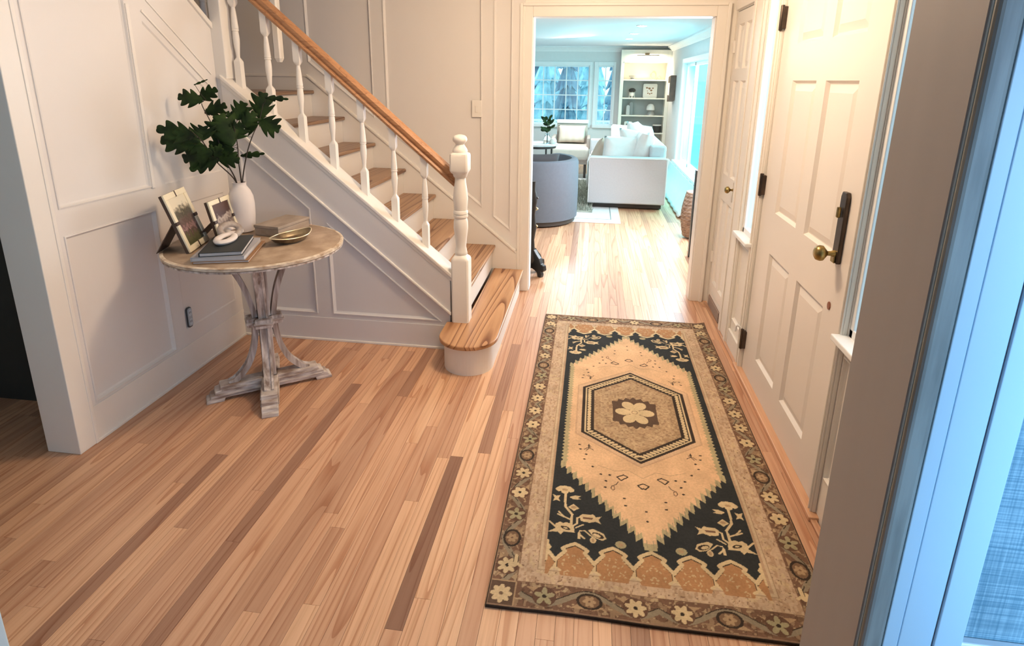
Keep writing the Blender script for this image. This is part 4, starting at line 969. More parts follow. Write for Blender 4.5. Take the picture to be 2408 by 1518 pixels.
# leaf-shaped dish
dsh = []
ctr = Vector((-1.292, 2.325, T)); ax = Vector((0.30, 0.95, 0)).normalized(); bx = Vector((ax.y, -ax.x, 0))
v = []; f = []; n = 40
for (s_, z) in ((0.55, 0.0), (0.8, 0.006), (1.0, 0.026), (1.03, 0.028), (0.96, 0.0265), (0.76, 0.009), (0.4, 0.005)):
    for i in range(n):
        t = 2 * PI * i / n; p = abs(math.cos(t)) ** 1.0 * (1 if math.cos(t) > 0 else -1)
        rx = 0.112 * p; ry = 0.060 * math.sin(t) * (1 - 0.35 * abs(math.cos(t)) ** 2)
        v.append(ctr + ax * rx * s_ + bx * ry * s_ + zz * (z + 0.010 * abs(p) ** 3 * s_))
for j in range(6):
    for i in range(n): f.append((j * n + i, j * n + (i + 1) % n, (j + 1) * n + (i + 1) % n, (j + 1) * n + i))
f += [list(range(n))[::-1], [6 * n + i for i in range(n)]]
o = build('leaf_dish', v, f, mk('brass_dish', (0.36, 0.29, 0.18), 0.35, metal=0.6, color2=(0.15, 0.10, 0.06), scale=20), None, smooth=True); rimv = [ctr + ax * (0.112 * math.cos(t)) * 1.015 + bx * 0.060 * math.sin(t) * (1 - 0.35 * math.cos(t) ** 2) * 1.015 + zz * (0.0275 + 0.010 * abs(math.cos(t)) ** 3) for t in [2 * PI * i / 48 for i in range(49)]]
g = G(); g.tube(rimv, 0.0022, 6); tag(o, 'shallow pointed brass dish at the right side of the round table', 'dish')
g.go('rim', mk('pale_brass', (0.80, 0.70, 0.48), 0.35, metal=0.4), o, smooth=True)
# wall outlet
ou = thing('wall_outlet', 'dark-edged duplex wall outlet low on the panelled wall behind the table', 'outlet', (XL, 2.371, 0.28))
def rr_(u0, u1, v0, v1, r, n=5):
    P = []
    for (cx, cy, a0) in ((u1 - r, v1 - r, 0), (u0 + r, v1 - r, 1), (u0 + r, v0 + r, 2), (u1 - r, v0 + r, 3)):
        for i in range(n + 1): a = (a0 + i / n) * PI / 2; P.append((cx + r * math.cos(a), cy + r * math.sin(a)))
    return P
G().prism(rr_(2.354, 2.388, 0.230, 0.331, 0.012), mL, 0.0005, 0.006).go('surround', mk('outlet_dark', (0.05, 0.055, 0.06), 0.4), ou)
G().prism(rr_(2.358, 2.386, 0.236, 0.326, 0.010), mL, 0.006, 0.009).go('face', mk('outlet_face', (0.42, 0.47, 0.52), 0.4), ou)
for z in (0.258, 0.303):
    G().prism(rr_(2.362, 2.382, z - 0.016, z + 0.016, 0.008), mL, 0.009, 0.0105).go('socket', mk('socket_face', (0.55, 0.62, 0.68), 0.4) if z < .28 else bpy.data.materials['socket_face'], ou)
    for y in (2.367, 2.376): G().prism(rect(y - .0012, y + .0012, z - .003, z + .008), mL, 0.0105, 0.0108).go('slot', black, ou)

# ---------------------------------------------------------------- living room shell
YF, XW = 10.2, 1.194
mF = lambda u, v, d: (u, YF - d, v)
mX = lambda u, v, d: (XW - d, u, v)
W3 = rect(-1.45, -0.094, 0.675, 1.640); W4 = rect(0.040, 0.298, 0.675, 1.640)
sheet('wall_living_far', rect(-3.6, XW + 0.1, 0, LZ), [], mF, liv_wall, None, thick=0.14, kind='structure', through=[W3, W4])
W5 = rect(6.35, 8.50, 0.33, 1.64)
sheet('wall_living_right', rect(YO + 0.1, YF, 0, LZ), [], mX, liv_wall, None, thick=0.14, kind='structure', through=[W5])
G().box(-3.7, -3.6, YO, YF + 0.1, 0, LZ).go('wall_living_left', liv_wall, kind='structure')
crown = [(0, 0), (0.0, -0.085), (0.012, -0.085), (0.022, -0.060), (0.055, -0.024), (0.075, -0.016), (0.075, 0)]
G().prism([(d, LZ + z) for d, z in crown], lambda u, v, d: (d, YF - u, v), -3.6, XW).go('trim_20', white_trim, kind='structure')
G().prism([(d, LZ + z) for d, z in crown], lambda u, v, d: (XW - u, d, v), YO + 0.1, YF).go('trim_21', white_trim, kind='structure')
def grid_window(name, y, x0, x1, z0, z1, nx, nz, glass, label):
    w = thing(name, label, 'window', ((x0 + x1) / 2, y + 0.05, z0)); w['kind'] = 'structure'
    for q in (rect(x0 - .06, x0, z0 - .03, z1 + .06), rect(x1, x1 + .037, z0 - .03, z1 + .06), rect(x0, x1, z1, z1 + .06)):
        G().prism(q, mF, 0, 0.02).go('casing', white_trim, w, bevel=0.003)
    G().prism(rect(x0 - .06, x1 + .037, z0 - .05, z0), mF, 0, 0.06).go('sill', white_trim, w, bevel=0.004)
    for q in (rect(x0, x0 + .02, z0, z1), rect(x1 - .02, x1, z0, z1), rect(x0 + .02, x1 - .02, z0, z0 + .022), rect(x0 + .02, x1 - .02, z1 - .022, z1)):
        G().prism(q, mF, -0.07, -0.03).go('sash_rail', white_trim, w)
    dx = (x1 - x0) / nx; dz = (z1 - z0) / nz
    for i in range(1, nx): G().prism(rect(x0 + dx * i - .008, x0 + dx * i + .008, z0 + .022, z1 - .022), mF, -0.062, -0.038).go('muntin', white_trim, w)
    for j in range(1, nz): G().prism(rect(x0 + .02, x1 - .02, z0 + dz * j - .008, z0 + dz * j + .008), mF, -0.061, -0.039).go('muntin', white_trim, w)
    for i in range(nx):
        for j in range(nz): G().prism(rect(x0 + dx * i + .004, x0 + dx * (i + 1) - .004, z0 + dz * j + .004, z0 + dz * (j + 1) - .004), mF, -0.052, -0.048).go('pane', glass, w)
grid_window('window_3', YF, -1.45, -0.094, 0.675, 1.640, 7, 4, glass_win, 'wide white grid window on the living room\'s far wall behind the armchair')
grid_window('window_4', YF, 0.040, 0.298, 0.675, 1.640, 2, 4, glass_win, 'narrow white grid casement window between the wide window and the bookcase')
w5 = thing('window_5', 'tall tinted window in the living room\'s right wall above the white drape', 'window', (XW, 7.4, 0.33)); w5['kind'] = 'structure'
for q in (rect(6.29, 6.35, .30, 1.70), rect(8.50, 8.58, .30, 1.70), rect(6.35, 8.50, 1.64, 1.70)): G().prism(q, mX, 0, 0.02).go('casing', white_trim, w5, bevel=0.003)
G().prism(rect(6.29, 8.58, .295, .33), mX, 0, 0.06).go('sill', white_trim, w5, bevel=0.003)
for q in (rect(6.35, 6.39, .33, 1.64), rect(8.46, 8.50, .33, 1.64), rect(7.80, 7.84, .33, 1.64), rect(6.39, 8.46, .33, .37), rect(6.39, 8.46, 1.60, 1.64)): G().prism(q, mX, -0.08, -0.04).go('sash_rail', white_trim, w5)
for q in (rect(6.38, 7.81, .36, 1.61), rect(7.83, 8.47, .36, 1.61)): G().prism(q, mX, -0.062, -0.058).go('pane', glass_cyan, w5)
for i, (x, y) in enumerate([(0.445, 6.38), (0.43, 7.40), (0.42, 8.30)]):
    g = G(); g.lathe([(0.060, LZ - 0.006), (0.062, LZ - 0.001)], (x, y, 0), 24)
    r = g.go('recessed_light', white_trim, None)
    tag(r, ['recessed ceiling spot nearest the wide opening', 'recessed ceiling spot in the middle of the row', 'recessed ceiling spot nearest the bookcase'][i], 'ceiling light', 'recessed lights in the living room ceiling')
    g = G(); g.lathe([(0.045, LZ - 0.0075), (0.045, LZ - 0.0062)], (x, y, 0), 20); g.go('lens', mk('spot_glow', (1, 1, 1), 0.5, emit=((0.95, 0.98, 1.0), 25.0)) if i == 0 else bpy.data.materials['spot_glow'], r)

# ---------------------------------------------------------------- outdoors beyond the windows
G().box(-14, 14, YF + 0.3, 30, -0.7, -0.6).go('ground', mk('snowy_ground', (0.75, 0.80, 0.82), 0.9, var=0.15, scale=1.5), kind='structure')
con = mk('conifer', (0.22, 0.38, 0.44), 0.9, color2=(0.08, 0.16, 0.24), scale=5, bump=0.5, bscale=10)
con2 = mk('frosty_conifer', (0.60, 0.85, 0.88), 0.9, color2=(0.26, 0.48, 0.55), scale=5, bump=0.5, bscale=10)
bark = mk('bark', (0.22, 0.26, 0.29), 0.9, var=0.5, scale=8, stretch=(4, 4, .4))
def conifer(x, y, h, r, mat, label):
    t = thing('conifer_tree', label, 'tree', (x, y, -0.6), 'conifers outside the living room window')
    g = G(); g.tube([(x, y, -0.6), (x, y, -0.6 + h * .95)], [0.10, 0.02], 8); g.go('trunk', bark, t)
    v = []; f = []; n = 22; m = 9
    for k in range(m):
        z0 = -0.6 + h * (0.10 + 0.86 * k / m); rr = r * (1 - k / (m + 0.6)); base = len(v); v.append((x, y, z0 + h * 0.16))
        for i in range(n):
            a = 2 * PI * i / n + k; q = rr * (1.0 if i % 2 else 0.55) * random.uniform(.8, 1.15); v.append((x + q * math.cos(a), y + q * math.sin(a), z0 - (0.10 if i % 2 else 0.0) + random.uniform(-.05, .05)))
        v.append((x, y, z0 + 0.03))
        for i in range(n): f.append((base, base + 1 + i, base + 1 + (i + 1) % n)); f.append((base + n + 1, base + 1 + (i + 1) % n, base + 1 + i))
    build('foliage', v, f, mat, t)
TRS = [(-1.95, 13.5, 4.6, 0.75), (-1.2, 15.2, 5.2, 0.62), (-0.62, 14.0, 4.8, 0.42), (0.0, 15.0, 5.0, 0.50), (0.46, 13.6, 4.0, 0.36), (0.95, 15.5, 5.0, 0.6), (-3.1, 16.6, 6.0, 0.9), (-0.30, 17.6, 6.5, 0.9), (1.5, 18.5, 6.5, 1.1), (-1.9, 20.6, 6.5, 1.1)]
CL = ['blue-green conifer nearest the wide window, at its leftmost panes', 'pale frosty conifer behind the wide window\'s second pane column', 'slim blue-green conifer outside, behind the middle panes of the wide window', 'pale frosty conifer seen behind the bar between the two far windows', 'short slim conifer outside, seen through the narrow casement window', 'tall conifer behind the wall to the right of the casement window', 'farthest-left tall conifer, mostly hidden by the living room wall', 'tall pale frosty conifer in the back row behind the wide window', 'tall blue-green conifer in the back row behind the bookcase wall', 'tall blue-green conifer farthest back beyond the wide window']
for i, (x, y, h, r) in enumerate(TRS): conifer(x, y, h, r, con2 if i in (1, 3, 7) else con, CL[i])
# porch rail outside
pr = thing('porch_railing', 'white porch railing outside the living room\'s far window', 'railing', (-0.1, 11.6, -0.6))
G().box(-1.6, 1.1, 11.58, 11.62, 0.62, 0.66).go('top_rail', white_trim, pr); G().box(-1.6, 1.1, 11.58, 11.62, 0.10, 0.13).go('bottom_rail', white_trim, pr)
for i in range(26): G().box(-1.59 + i * .105, -1.565 + i * .105, 11.59, 11.61, 0.13 if i % 9 else -0.6, 0.62).go('baluster', white_trim, pr)

# ---------------------------------------------------------------- bookcase
cream = mk('bookcase_cream', (0.84, 0.81, 0.72), 0.5, var=0.02)
greyb = mk('bookcase_back', (0.42, 0.42, 0.41), 0.6, var=0.03)
bk = thing('bookcase', 'tall built-in white bookcase with grey back in the living room corner', 'bookcase', (0.80, 10.0, 0))
bx0, bx1, by0, by1 = 0.402, 1.192, 9.96, 10.2
ZS = [0.28, 0.58, 0.858, 1.135, 1.4235, 1.705]
G().box(bx0, bx0 + 0.052, by0, by1, 0, LZ - 0.06).go('side_panel', cream, bk, bevel=0.002); G().box(bx1 - 0.055, bx1, by0, by1, 0, LZ - 0.06).go('side_panel', cream, bk, bevel=0.002)
G().box(bx0 + .052, bx1 - .055, by0, by1, ZS[-1], LZ - 0.06).go('top_panel', cream, bk, bevel=0.002)
G().box(bx0, bx1, by1 - 0.018, by1 - 0.006, 0, 1.42).go('back_panel', greyb, bk); G().box(bx0, bx1, by1 - 0.018, by1 - 0.006, 1.42, 1.9).go('back_panel', cream, bk)  # top bay's back is cream: the picture light's glow put into its colour
G().box(bx0 + .052, bx1 - .055, by0 - 0.006, by0 + 0.004, ZS[-1] - 0.02, ZS[-1] + 0.0).go('top_moulding', cream, bk)
for z in ZS[:-1]: G().box(bx0 + .052, bx1 - .055, by0, by1 - 0.018, z - 0.018, z).go('shelf', cream, bk, bevel=0.001)
G().box(bx0 + .052, bx1 - .055, by0 + .01, by1 - .02, 0.0, 0.26).go('base_cabinet', cream, bk)
pl = thing('picture_light', 'slim brass picture light above the bookcase', 'wall lamp', (0.82, 9.96, 1.80))
G().box(0.64, 0.99, 9.87, 9.90, 1.790, 1.806).go('tube', mk('antique_brass', (0.33, 0.24, 0.15), 0.4, metal=.6), pl, bevel=0.005)
G().box(0.77, 0.84, 9.93, 9.96, 1.80, 1.835).go('mount', bpy.data.materials['antique_brass'], pl, bevel=0.003); g = G(); g.tube([(0.805, 9.94, 1.82), (0.805, 9.90, 1.82), (0.805, 9.885, 1.80)], 0.006, 8); g.go('arm', bpy.data.materials['antique_brass'], pl)
lamp('picture_light_glow', 'AREA', (0.815, 9.885, 1.785), 9.0, (1.0, 0.86, 0.64), 0.3, 0.02, (0.815, 10.1, 1.4))
# ornaments
YB_ = 10.05
def lat(name, label, cat, prof, c, mat, group=None, n=20):
    g = G(); g.lathe(prof, c, n); o = g.go(name, mat, None, smooth=True); return tag(o, label, cat, group)
dk = mk('dark_ceramic', (0.035, 0.033, 0.03), 0.4); gry = mk('grey_ceramic', (0.30, 0.30, 0.29), 0.5); wht = mk('white_ceramic', (0.85, 0.83, 0.78), 0.5); goldy = mk('gold_leaf', (0.72, 0.55, 0.26), 0.35, metal=.7)
lat('footed_bowl', 'low dark grey bowl on the bookcase\'s top shelf', 'bowl', [(0.045, 0), (0.05, .005), (0.02, .02), (0.055, .04), (0.064, .062), (0.058, .062), (.03, .045)], (0.60, YB_, ZS[4]), gry)
o = thing('gold_ornament', 'tall looped gold ornament on the bookcase\'s top shelf', 'ornament', (0.93, YB_, ZS[4]))
G().box(0.905, 0.955, YB_ - .02, YB_ + .02, ZS[4], ZS[4] + .015).go('base', goldy, o, bevel=.002)
v = []; f = []
def torus(c, R, r, mat, name, parent, n=22, m=8, ez=1.0):
    v = []; f = []
    for i in range(n):
        a = 2 * PI * i / n
        for k in range(m):
            q = 2 * PI * k / m; rr = R + r * math.cos(q); v.append((c[0] + rr * math.cos(a), c[1] + r * math.sin(q), c[2] + rr * math.sin(a) * ez))
    for i in range(n):
        for k in range(m): f.append((i * m + k, i * m + (k + 1) % m, ((i + 1) % n) * m + (k + 1) % m, ((i + 1) % n) * m + k))
    return build(name, v, f, mat, parent, smooth=True)
torus((0.93, YB_, ZS[4] + .075), .042, .010, goldy, 'loop', o, ez=1.35)
o = thing('small_gold_ornament', 'small ring-shaped gold ornament right of the tall one', 'ornament', (1.03, YB_, ZS[4]))
G().box(1.015, 1.045, YB_ - .015, YB_ + .015, ZS[4], ZS[4] + .008).go('base', goldy, o); torus((1.03, YB_, ZS[4] + .034), .022, .006, goldy, 'ring', o, ez=1.2)
o = thing('planter_on_stand', 'black bowl planter on a pale three-legged stand, second shelf', 'planter', (0.61, YB_, ZS[3]))
g = G(); g.lathe([(.02, .085), (.05, .095), (.058, .115), (.052, .135), (.03, .150), (.008, .153)], (0.61, YB_, ZS[3]), 20); g.go('bowl', dk, o, smooth=True)
g = G(); g.lathe([(.030, .03), (.036, .05), (.036, .085), (.02, .09)], (0.61, YB_, ZS[3]), 16); g.go('pot', wht, o, smooth=True)
for a in range(3): g = G(); A = 2 * PI * a / 3 + .5; g.tube([(0.61 + .05 * math.cos(A), YB_ + .05 * math.sin(A), ZS[3]), (0.61 + .044 * math.cos(A), YB_ + .044 * math.sin(A), ZS[3] + .10)], .005, 6); g.go('leg', wht, o)
o = thing('framed_picture', 'white framed picture with a brown sketch on the bookcase\'s second shelf', 'picture', (0.90, YB_ + .05, ZS[3]))
mP = lambda u, v, d: (u, 10.12 - d, v)
G().prism(rr_(0.79, 1.015, ZS[3], ZS[3] + .225, .02), mP, 0, .014).go('frame', wht, o); G().prism(rect(0.815, 0.99, ZS[3] + .025, ZS[3] + .20), mP, .014, .016).go('mat_board', mk('picture_paper', (0.86, 0.82, 0.76), .8), o)
skm = mk('sketch_ink', (0.30, 0.14, 0.07), .8)
for (u, v, r_) in ((.85, .16, .016), (.89, .15, .020), (.92, .12, .018), (.945, .155, .014), (.87, .075, .012), (.90, .065, .013), (.93, .075, .012), (.86, .11, .008)): G().prism([(u + r_ * math.cos(t) * (1 + .3 * math.sin(3 * t)), ZS[3] + v + r_ * .8 * math.sin(t)) for t in [i * PI / 6 for i in range(12)]], mP, .016, .0165).go('sketch_mark', skm, o)
for i, (x, h_) in enumerate(((0.56, .16), (0.61, .21))):
    P = [(x - .028, 0), (x - .028, h_ - .03)] + [(x - .028 * math.cos(t), h_ - .03 + .03 * math.sin(t)) for t in [j * PI / 8 for j in range(1, 8)]] + [(x + .028, h_ - .03), (x + .028, 0)]
    G_ = G().prism([(a, b + ZS[2]) for a, b in P], lambda u, v, d: (u, 10.06 + i * .04 - d, v), 0, .03).go('arch_ornament', gry if i else mk('pale_stone', (.55, .54, .52), .6), None, bevel=.003)
    tag(G_, ['shorter pale arch ornament on the bookcase\'s third shelf', 'taller grey arch ornament on the bookcase\'s third shelf'][i], 'ornament', 'arch ornaments on the third shelf')
o = thing('dome_lamp', 'small lamp with white dome shade on the bookcase\'s third shelf', 'lamp', (0.93, YB_, ZS[2]))
g = G(); g.lathe([(.072, 0), (.070, .01), (.03, .09), (.012, .10)], (0.93, YB_, ZS[2]), 20); g.go('base', gry, o, smooth=True)
g = G(); g.lathe([(.066, .085), (.068, .10), (.060, .145), (.040, .175), (.010, .185)], (0.925, YB_, ZS[2]), 20); g.go('lamp_shade', wht, o, smooth=True)
o = thing('open_vase', 'white vase with an open middle on the bookcase\'s lowest visible shelf', 'vase', (0.58, YB_, ZS[1]))
mV = lambda u, v, d: (u, 10.07 - d, v)
sheet('vase_body', rr_(0.515, 0.645, ZS[1], ZS[1] + .17, .02), [], mV, wht, o, thick=.03, through=[[(0.555, ZS[1] + .02), (0.605, ZS[1] + .02), (0.615, ZS[1] + .135), (0.545, ZS[1] + .135)]])
o = thing('black_basket', 'black basket with a white rim on the bookcase beside the open vase', 'basket', (1.05, YB_, ZS[1]))
g = G(); g.lathe([(.055, 0), (.066, .10), (.067, .115)], (1.05, YB_, ZS[1]), 24); g.go('basket_body', dk, o, smooth=True); g = G(); g.lathe([(.069, .113), (.071, .128), (.064, .130)], (1.05, YB_, ZS[1]), 24); g.go('rim', wht, o, smooth=True)
# wall sconce
o = thing('wall_sconce', 'brown box-shaped wall light between the bookcase and the right window', 'wall lamp', (XW, 9.35, 1.12))
brn = mk('sconce_wood', (0.20, 0.12, 0.09), .5, var=.2)
G().prism([(9.22, 1.13), (9.48, 1.10), (9.48, 1.47), (9.22, 1.49)], mX, 0, .085).go('housing', brn, o, bevel=.006); G().prism(rect(9.27, 9.43, 1.20, 1.38), mX, .085, .088).go('light_panel', mk('sconce_glow', (.75, .65, .55), .5, emit=((1.0, .82, .65), 0.6)), o)

# ---------------------------------------------------------------- living room furniture
linen = mk('white_linen', (0.55, 0.545, 0.57), 0.9, var=0.04, scale=60, bump=0.25, bscale=180)
linen2 = mk('sofa_cushion_linen', (0.80, 0.80, 0.80), 0.9, var=0.03, scale=30, bump=0.2, bscale=120)
darkwood = mk('dark_wood', (0.05, 0.04, 0.035), .5)
beige = mk('beige_linen', (0.62, 0.53, 0.44), .9, var=.08, scale=30, stretch=(6, 1, .5), bump=.2)
def pillow(name, c, ax, ay, w, h, t, mat, label=None, cat='cushion', group=None, parent=None, e=0.55):
    ax, ay = Vector(ax).normalized(), Vector(ay).normalized(); az = ax.cross(ay).normalized(); v = []; f = []; n = 14
    for s_ in (1, -1):
        for i in range(n + 1):
            for j in range(n + 1):
                a, b = -1 + 2 * i / n, -1 + 2 * j / n
                th_ = ((1 - a ** 4) * (1 - b ** 4)) ** e; pin = 1 - 0.05 * (1 - abs(a)) * 0 - 0.045 * (a * a * 0 + (1 - a * a) * abs(b) ** 4)
                pin2 = 1 - 0.045 * (1 - b * b) * abs(a) ** 4
                v.append(Vector(c) + ax * a * w / 2 * pin2 + ay * b * h / 2 * pin + az * s_ * t / 2 * th_)
    N_ = (n + 1) ** 2
    for s_ in range(2):
        for i in range(n):
            for j in range(n): q = [s_ * N_ + i * (n + 1) + j, s_ * N_ + i * (n + 1) + j + 1, s_ * N_ + (i + 1) * (n + 1) + j + 1, s_ * N_ + (i + 1) * (n + 1) + j]; f.append(q)
    o = build(name, v, f, mat, parent, smooth=True)
    bm = bmesh.new(); bm.from_mesh(o.data); bmesh.ops.remove_doubles(bm, verts=bm.verts, dist=1e-5); bmesh.ops.recalc_face_normals(bm, faces=bm.faces); bm.to_mesh(o.data); bm.free()
    o.data.polygons.foreach_set('use_smooth', [True] * len(o.data.polygons))
    if label: tag(o, label, cat, group)
    return o
sofa = thing('sofa', 'white linen sofa seen from its arm end on a dark plinth', 'sofa', (0.42, 6.5, 0))
G().box(0.03, 0.80, 6.60, 8.75, 0.0, 0.065).go('plinth', darkwood, sofa, bevel=.004)
G().box(-0.022, 0.825, 6.50, 6.68, 0.062, 0.575).go('arm', linen, sofa, bevel=.018, seg=4)
for (a_, b_) in (((-0.018, 6.497, .07), (-0.018, 6.497, .57)), ((0.821, 6.497, .07), (0.821, 6.497, .57)), ((-0.018, 6.497, .571), (0.821, 6.497, .571))): g = G(); g.tube([a_, b_], .005, 8); g.go('piping', linen2, sofa)
G().box(-0.022, 0.825, 8.55, 8.72, 0.062, 0.575).go('arm', linen, sofa, bevel=.018, seg=4)
G().box(0.0, 0.80, 6.68, 8.55, 0.07, 0.26).go('seat_base', linen, sofa, bevel=.01)
G().box(0.64, 0.825, 6.68, 8.55, 0.062, 0.70).go('backrest', linen, sofa, bevel=.03, seg=4)
for k in range(2): G().box(-0.01, 0.64, 6.69 + .93 * k, 7.61 + .93 * k, 0.26, 0.42).go('seat_cushion', linen2, sofa, bevel=.03, seg=4)
for k in range(2): pillow('back_cushion', (0.57, 7.14 + .93 * k, 0.62), (0, 1, 0), (.25, 0, 1), .90, .46, .24, linen2, parent=sofa, e=.4)
PLS = [((0.32, 6.80, .60), (1, .25, 0), (.10, .15, 1), .42, .40, .16, linen2, 'pale blue-white square cushion nearest the sofa\'s front arm'), ((0.52, 6.92, .66), (1, .45, -.1), (-.1, .2, 1), .44, .42, .16, linen2, 'white square cushion leaning behind the pale one'), ((0.58, 7.10, .72), (.8, .7, -.2), (-.2, .1, 1), .42, .40, .15, linen2, 'white cushion standing highest against the sofa back'), ((0.46, 8.40, .62), (1, -.3, 0), (0, -.2, 1), .44, .40, .15, linen2, 'white square cushion at the sofa\'s far arm')]
for i, (c, ax, ay, w, h, t, mt, lab) in enumerate(PLS): pillow('cushion', c, ax, ay, w, h, t, mt, lab, 'cushion', 'white cushions on the sofa')
pillow('beige_cushion', (0.12, 7.05, .60), (.45, 1, .0), (.45, -.1, 1), .40, .36, .12, beige, 'beige cushion leaning on the sofa seat beside the white ones', 'cushion')
# throw over the seat's front edge
v = []; f = []; n, m_ = 14, 18
for i in range(n + 1):
    for j in range(m_ + 1):
        y = 7.5 + 0.55 * i / n; s = j / m_
        if s < .45: x, z = .40 - .43 * s / .45, .432
        else: x, z = -.035 - .015 * math.sin(i * 1.3), .432 - .34 * (s - .45) / .55
        v.append((x + .004 * math.sin(i * 2.1 + j), y, z + .006 * math.sin(i * 1.7 + j * .6)))
for i in range(n):
    for j in range(m_): f.append((i * (m_ + 1) + j, i * (m_ + 1) + j + 1, (i + 1) * (m_ + 1) + j + 1, (i + 1) * (m_ + 1) + j))
o = build('throw_blanket', v, f, linen2, None, smooth=True); o.modifiers.new('thick', 'SOLIDIFY').thickness = .01; tag(o, 'white throw blanket hanging over the sofa seat\'s front edge', 'blanket')
# barrel chair
bc = thing('barrel_chair', 'blue-grey round barrel chair just beyond the opening\'s left side', 'armchair', (-0.56, 5.92, 0))
tub = mk('bluegrey_upholstery', (0.13, 0.15, 0.185), .9, var=.05, scale=40, bump=.2, bscale=200)
bcx, bcy, R0 = -0.56, 5.92, 0.435
v = []; f = []; n = 44; prof = [(R0 - .10, .05), (R0 - .03, .035), (R0, .05), (R0 + .004, .30), (R0, .60), (R0 - .012, .628), (R0 - .035, .64), (R0 - .07, .635), (R0 - .09, .60), (R0 - .09, .30), (R0 - .10, .05)]
A0, A1 = math.radians(-172), math.radians(98)
for i in range(n + 1):
    a = A0 + (A1 - A0) * i / n
    ed = max(0.0, 1 - min(i, n - i) / 7.0) ** 2
    for (r, z) in prof: v.append((bcx + r * math.cos(a), bcy + r * math.sin(a), z if z < .3 else z - .12 * ed))
m = len(prof)
for i in range(n):
    for k in range(m - 1): f.append((i * m + k, i * m + k + 1, (i + 1) * m + k + 1, (i + 1) * m + k))
f += [list(range(m - 1)), [n * m + k for k in range(m - 1)]]
build('curved_back', v, f, tub, bc, smooth=True)
g = G(); g.lathe([(.40, 0), (.415, .004), (.415, .05), (.40, .055)], (bcx, bcy, 0), 40); g.go('base', darkwood, bc, smooth=True)
g = G(); g.lathe([(.33, .055), (.34, .07), (.34, .36), (.32, .39), (.28, .40)], (bcx, bcy, 0), 36); g.go('seat', tub, bc, smooth=True)
pillow('dark_cushion', (-0.50, 5.80, .56), (1, .3, 0), (.1, -.2, 1), .36, .28, .14, mk('charcoal_fabric', (.06, .06, .065), .9), 'charcoal cushion showing above the barrel chair\'s back', 'cushion')
# armchair at the window
ac = thing('armchair', 'taupe armchair with a low frame back under the wide window', 'armchair', (-0.30, 8.9, 0))
tau = mk('taupe_fabric', (0.44, 0.38, 0.34), .9, var=.05, bump=.2)
G().box(-0.545, -0.075, 9.14, 9.22, .30, .80).go('backrest', tau, ac, bevel=.012)
for (x0, x1, z0, z1) in ((-.55, -.07, .755, .805),): G().box(x0, x1, 9.12, 9.24, z0, z1).go('back_rail', mk('pale_rail', (.66, .63, .61), .6), ac, bevel=.006)
G().box(-0.60, -0.04, 8.52, 9.14, .27, .455).go('seat', mk('seat_fabric', (0.60, 0.54, 0.48), .9, var=.05), ac, bevel=.05, seg=5)
G().box(-0.59, -0.05, 8.60, 9.14, .20, .28).go('seat_frame', tau, ac, bevel=.01)
for x in (-.60, -.08): G().box(x, x + .05, 8.66, 9.2, .42, .58).go('arm', tau, ac, bevel=.012)
for x in (-.57, -.11):
    for y in (8.62, 9.12): G().box(x, x + .035, y, y + .035, 0, .21).go('leg', darkwood, ac)
pillow('lumbar_cushion', (-0.315, 9.05, .61), (1, 0, 0), (0, .22, 1), .42, .26, .13, mk('cream_stripe', (0.70, 0.62, 0.53), .9, color2=(.60, .50, .42), scale=14, stretch=(1, .01, .01)), 'cream lumbar cushion on the armchair under the window', 'cushion')
# marble side table, its plant
mt = thing('marble_side_table', 'white marble-topped side table left of the armchair', 'side table', (-0.72, 7.95, 0))
marb = mk('marble', (0.82, 0.82, 0.83), .3, color2=(.50, .50, .52), scale=5)
g = G(); g.lathe([(.25, .535), (.262, .54), (.262, .56), (.255, .565)], (-.72, 7.95, 0), 36); g.go('table_top', marb, mt, smooth=True)
g = G(); g.lathe([(.235, .505), (.24, .51), (.24, .534), (.235, .535)], (-.72, 7.95, 0), 36); g.go('apron', black, mt, smooth=True)
for a in range(4): A = a * PI / 2 + .6; g = G(); g.tube([(-.72 + .20 * math.cos(A), 7.95 + .20 * math.sin(A), 0), (-.72 + .21 * math.cos(A), 7.95 + .21 * math.sin(A), .51)], .012, 8); g.go('leg', black, mt)
g = G(); g.lathe([(.07, .10), (.215, .11), (.215, .125), (.07, .13)], (-.72, 7.95, 0), 30); g.go('lower_shelf', marb, mt)
pv = lat('glass_vase', 'clear glass vase of greenery on the marble side table', 'vase', [(.045, 0), (.055, .02), (.05, .08), (.03, .12), (.035, .14)], (-.60, 7.90, .566), mk('clear_glass', (.85, .92, .92), .05, trans=.9, spec=.5))
pg = thing('greenery', 'dark green foliage sprig rising behind the opening\'s left jamb', 'plant', (-.60, 7.90, .58))
for i in range(22):
    B = Vector((-.60 + random.uniform(-.03, .04), 7.90 + random.uniform(-.05, .05), .72 + random.uniform(0, .17))); Tp = B + Vector((random.uniform(-.09, .09), random.uniform(-.06, .06), random.uniform(.0, .08)))
    v, f = leaf(B, Tp, .022, lob=1); build('leaf', v, f, leaf_m, pg)
g = G(); g.tube([(-.60, 7.90, .59), (-.60, 7.90, .85)], .005, 6); g.go('stem', stem_m, pg)
wo_ = lat('white_globe', 'small white globe ornament on the marble side table beside the greenery', 'ornament', [(.01, 0), (.03, .008), (.045, .035), (.045, .055), (.03, .082), (.01, .09)], (-.515, 7.86, .700 - .134), wht)
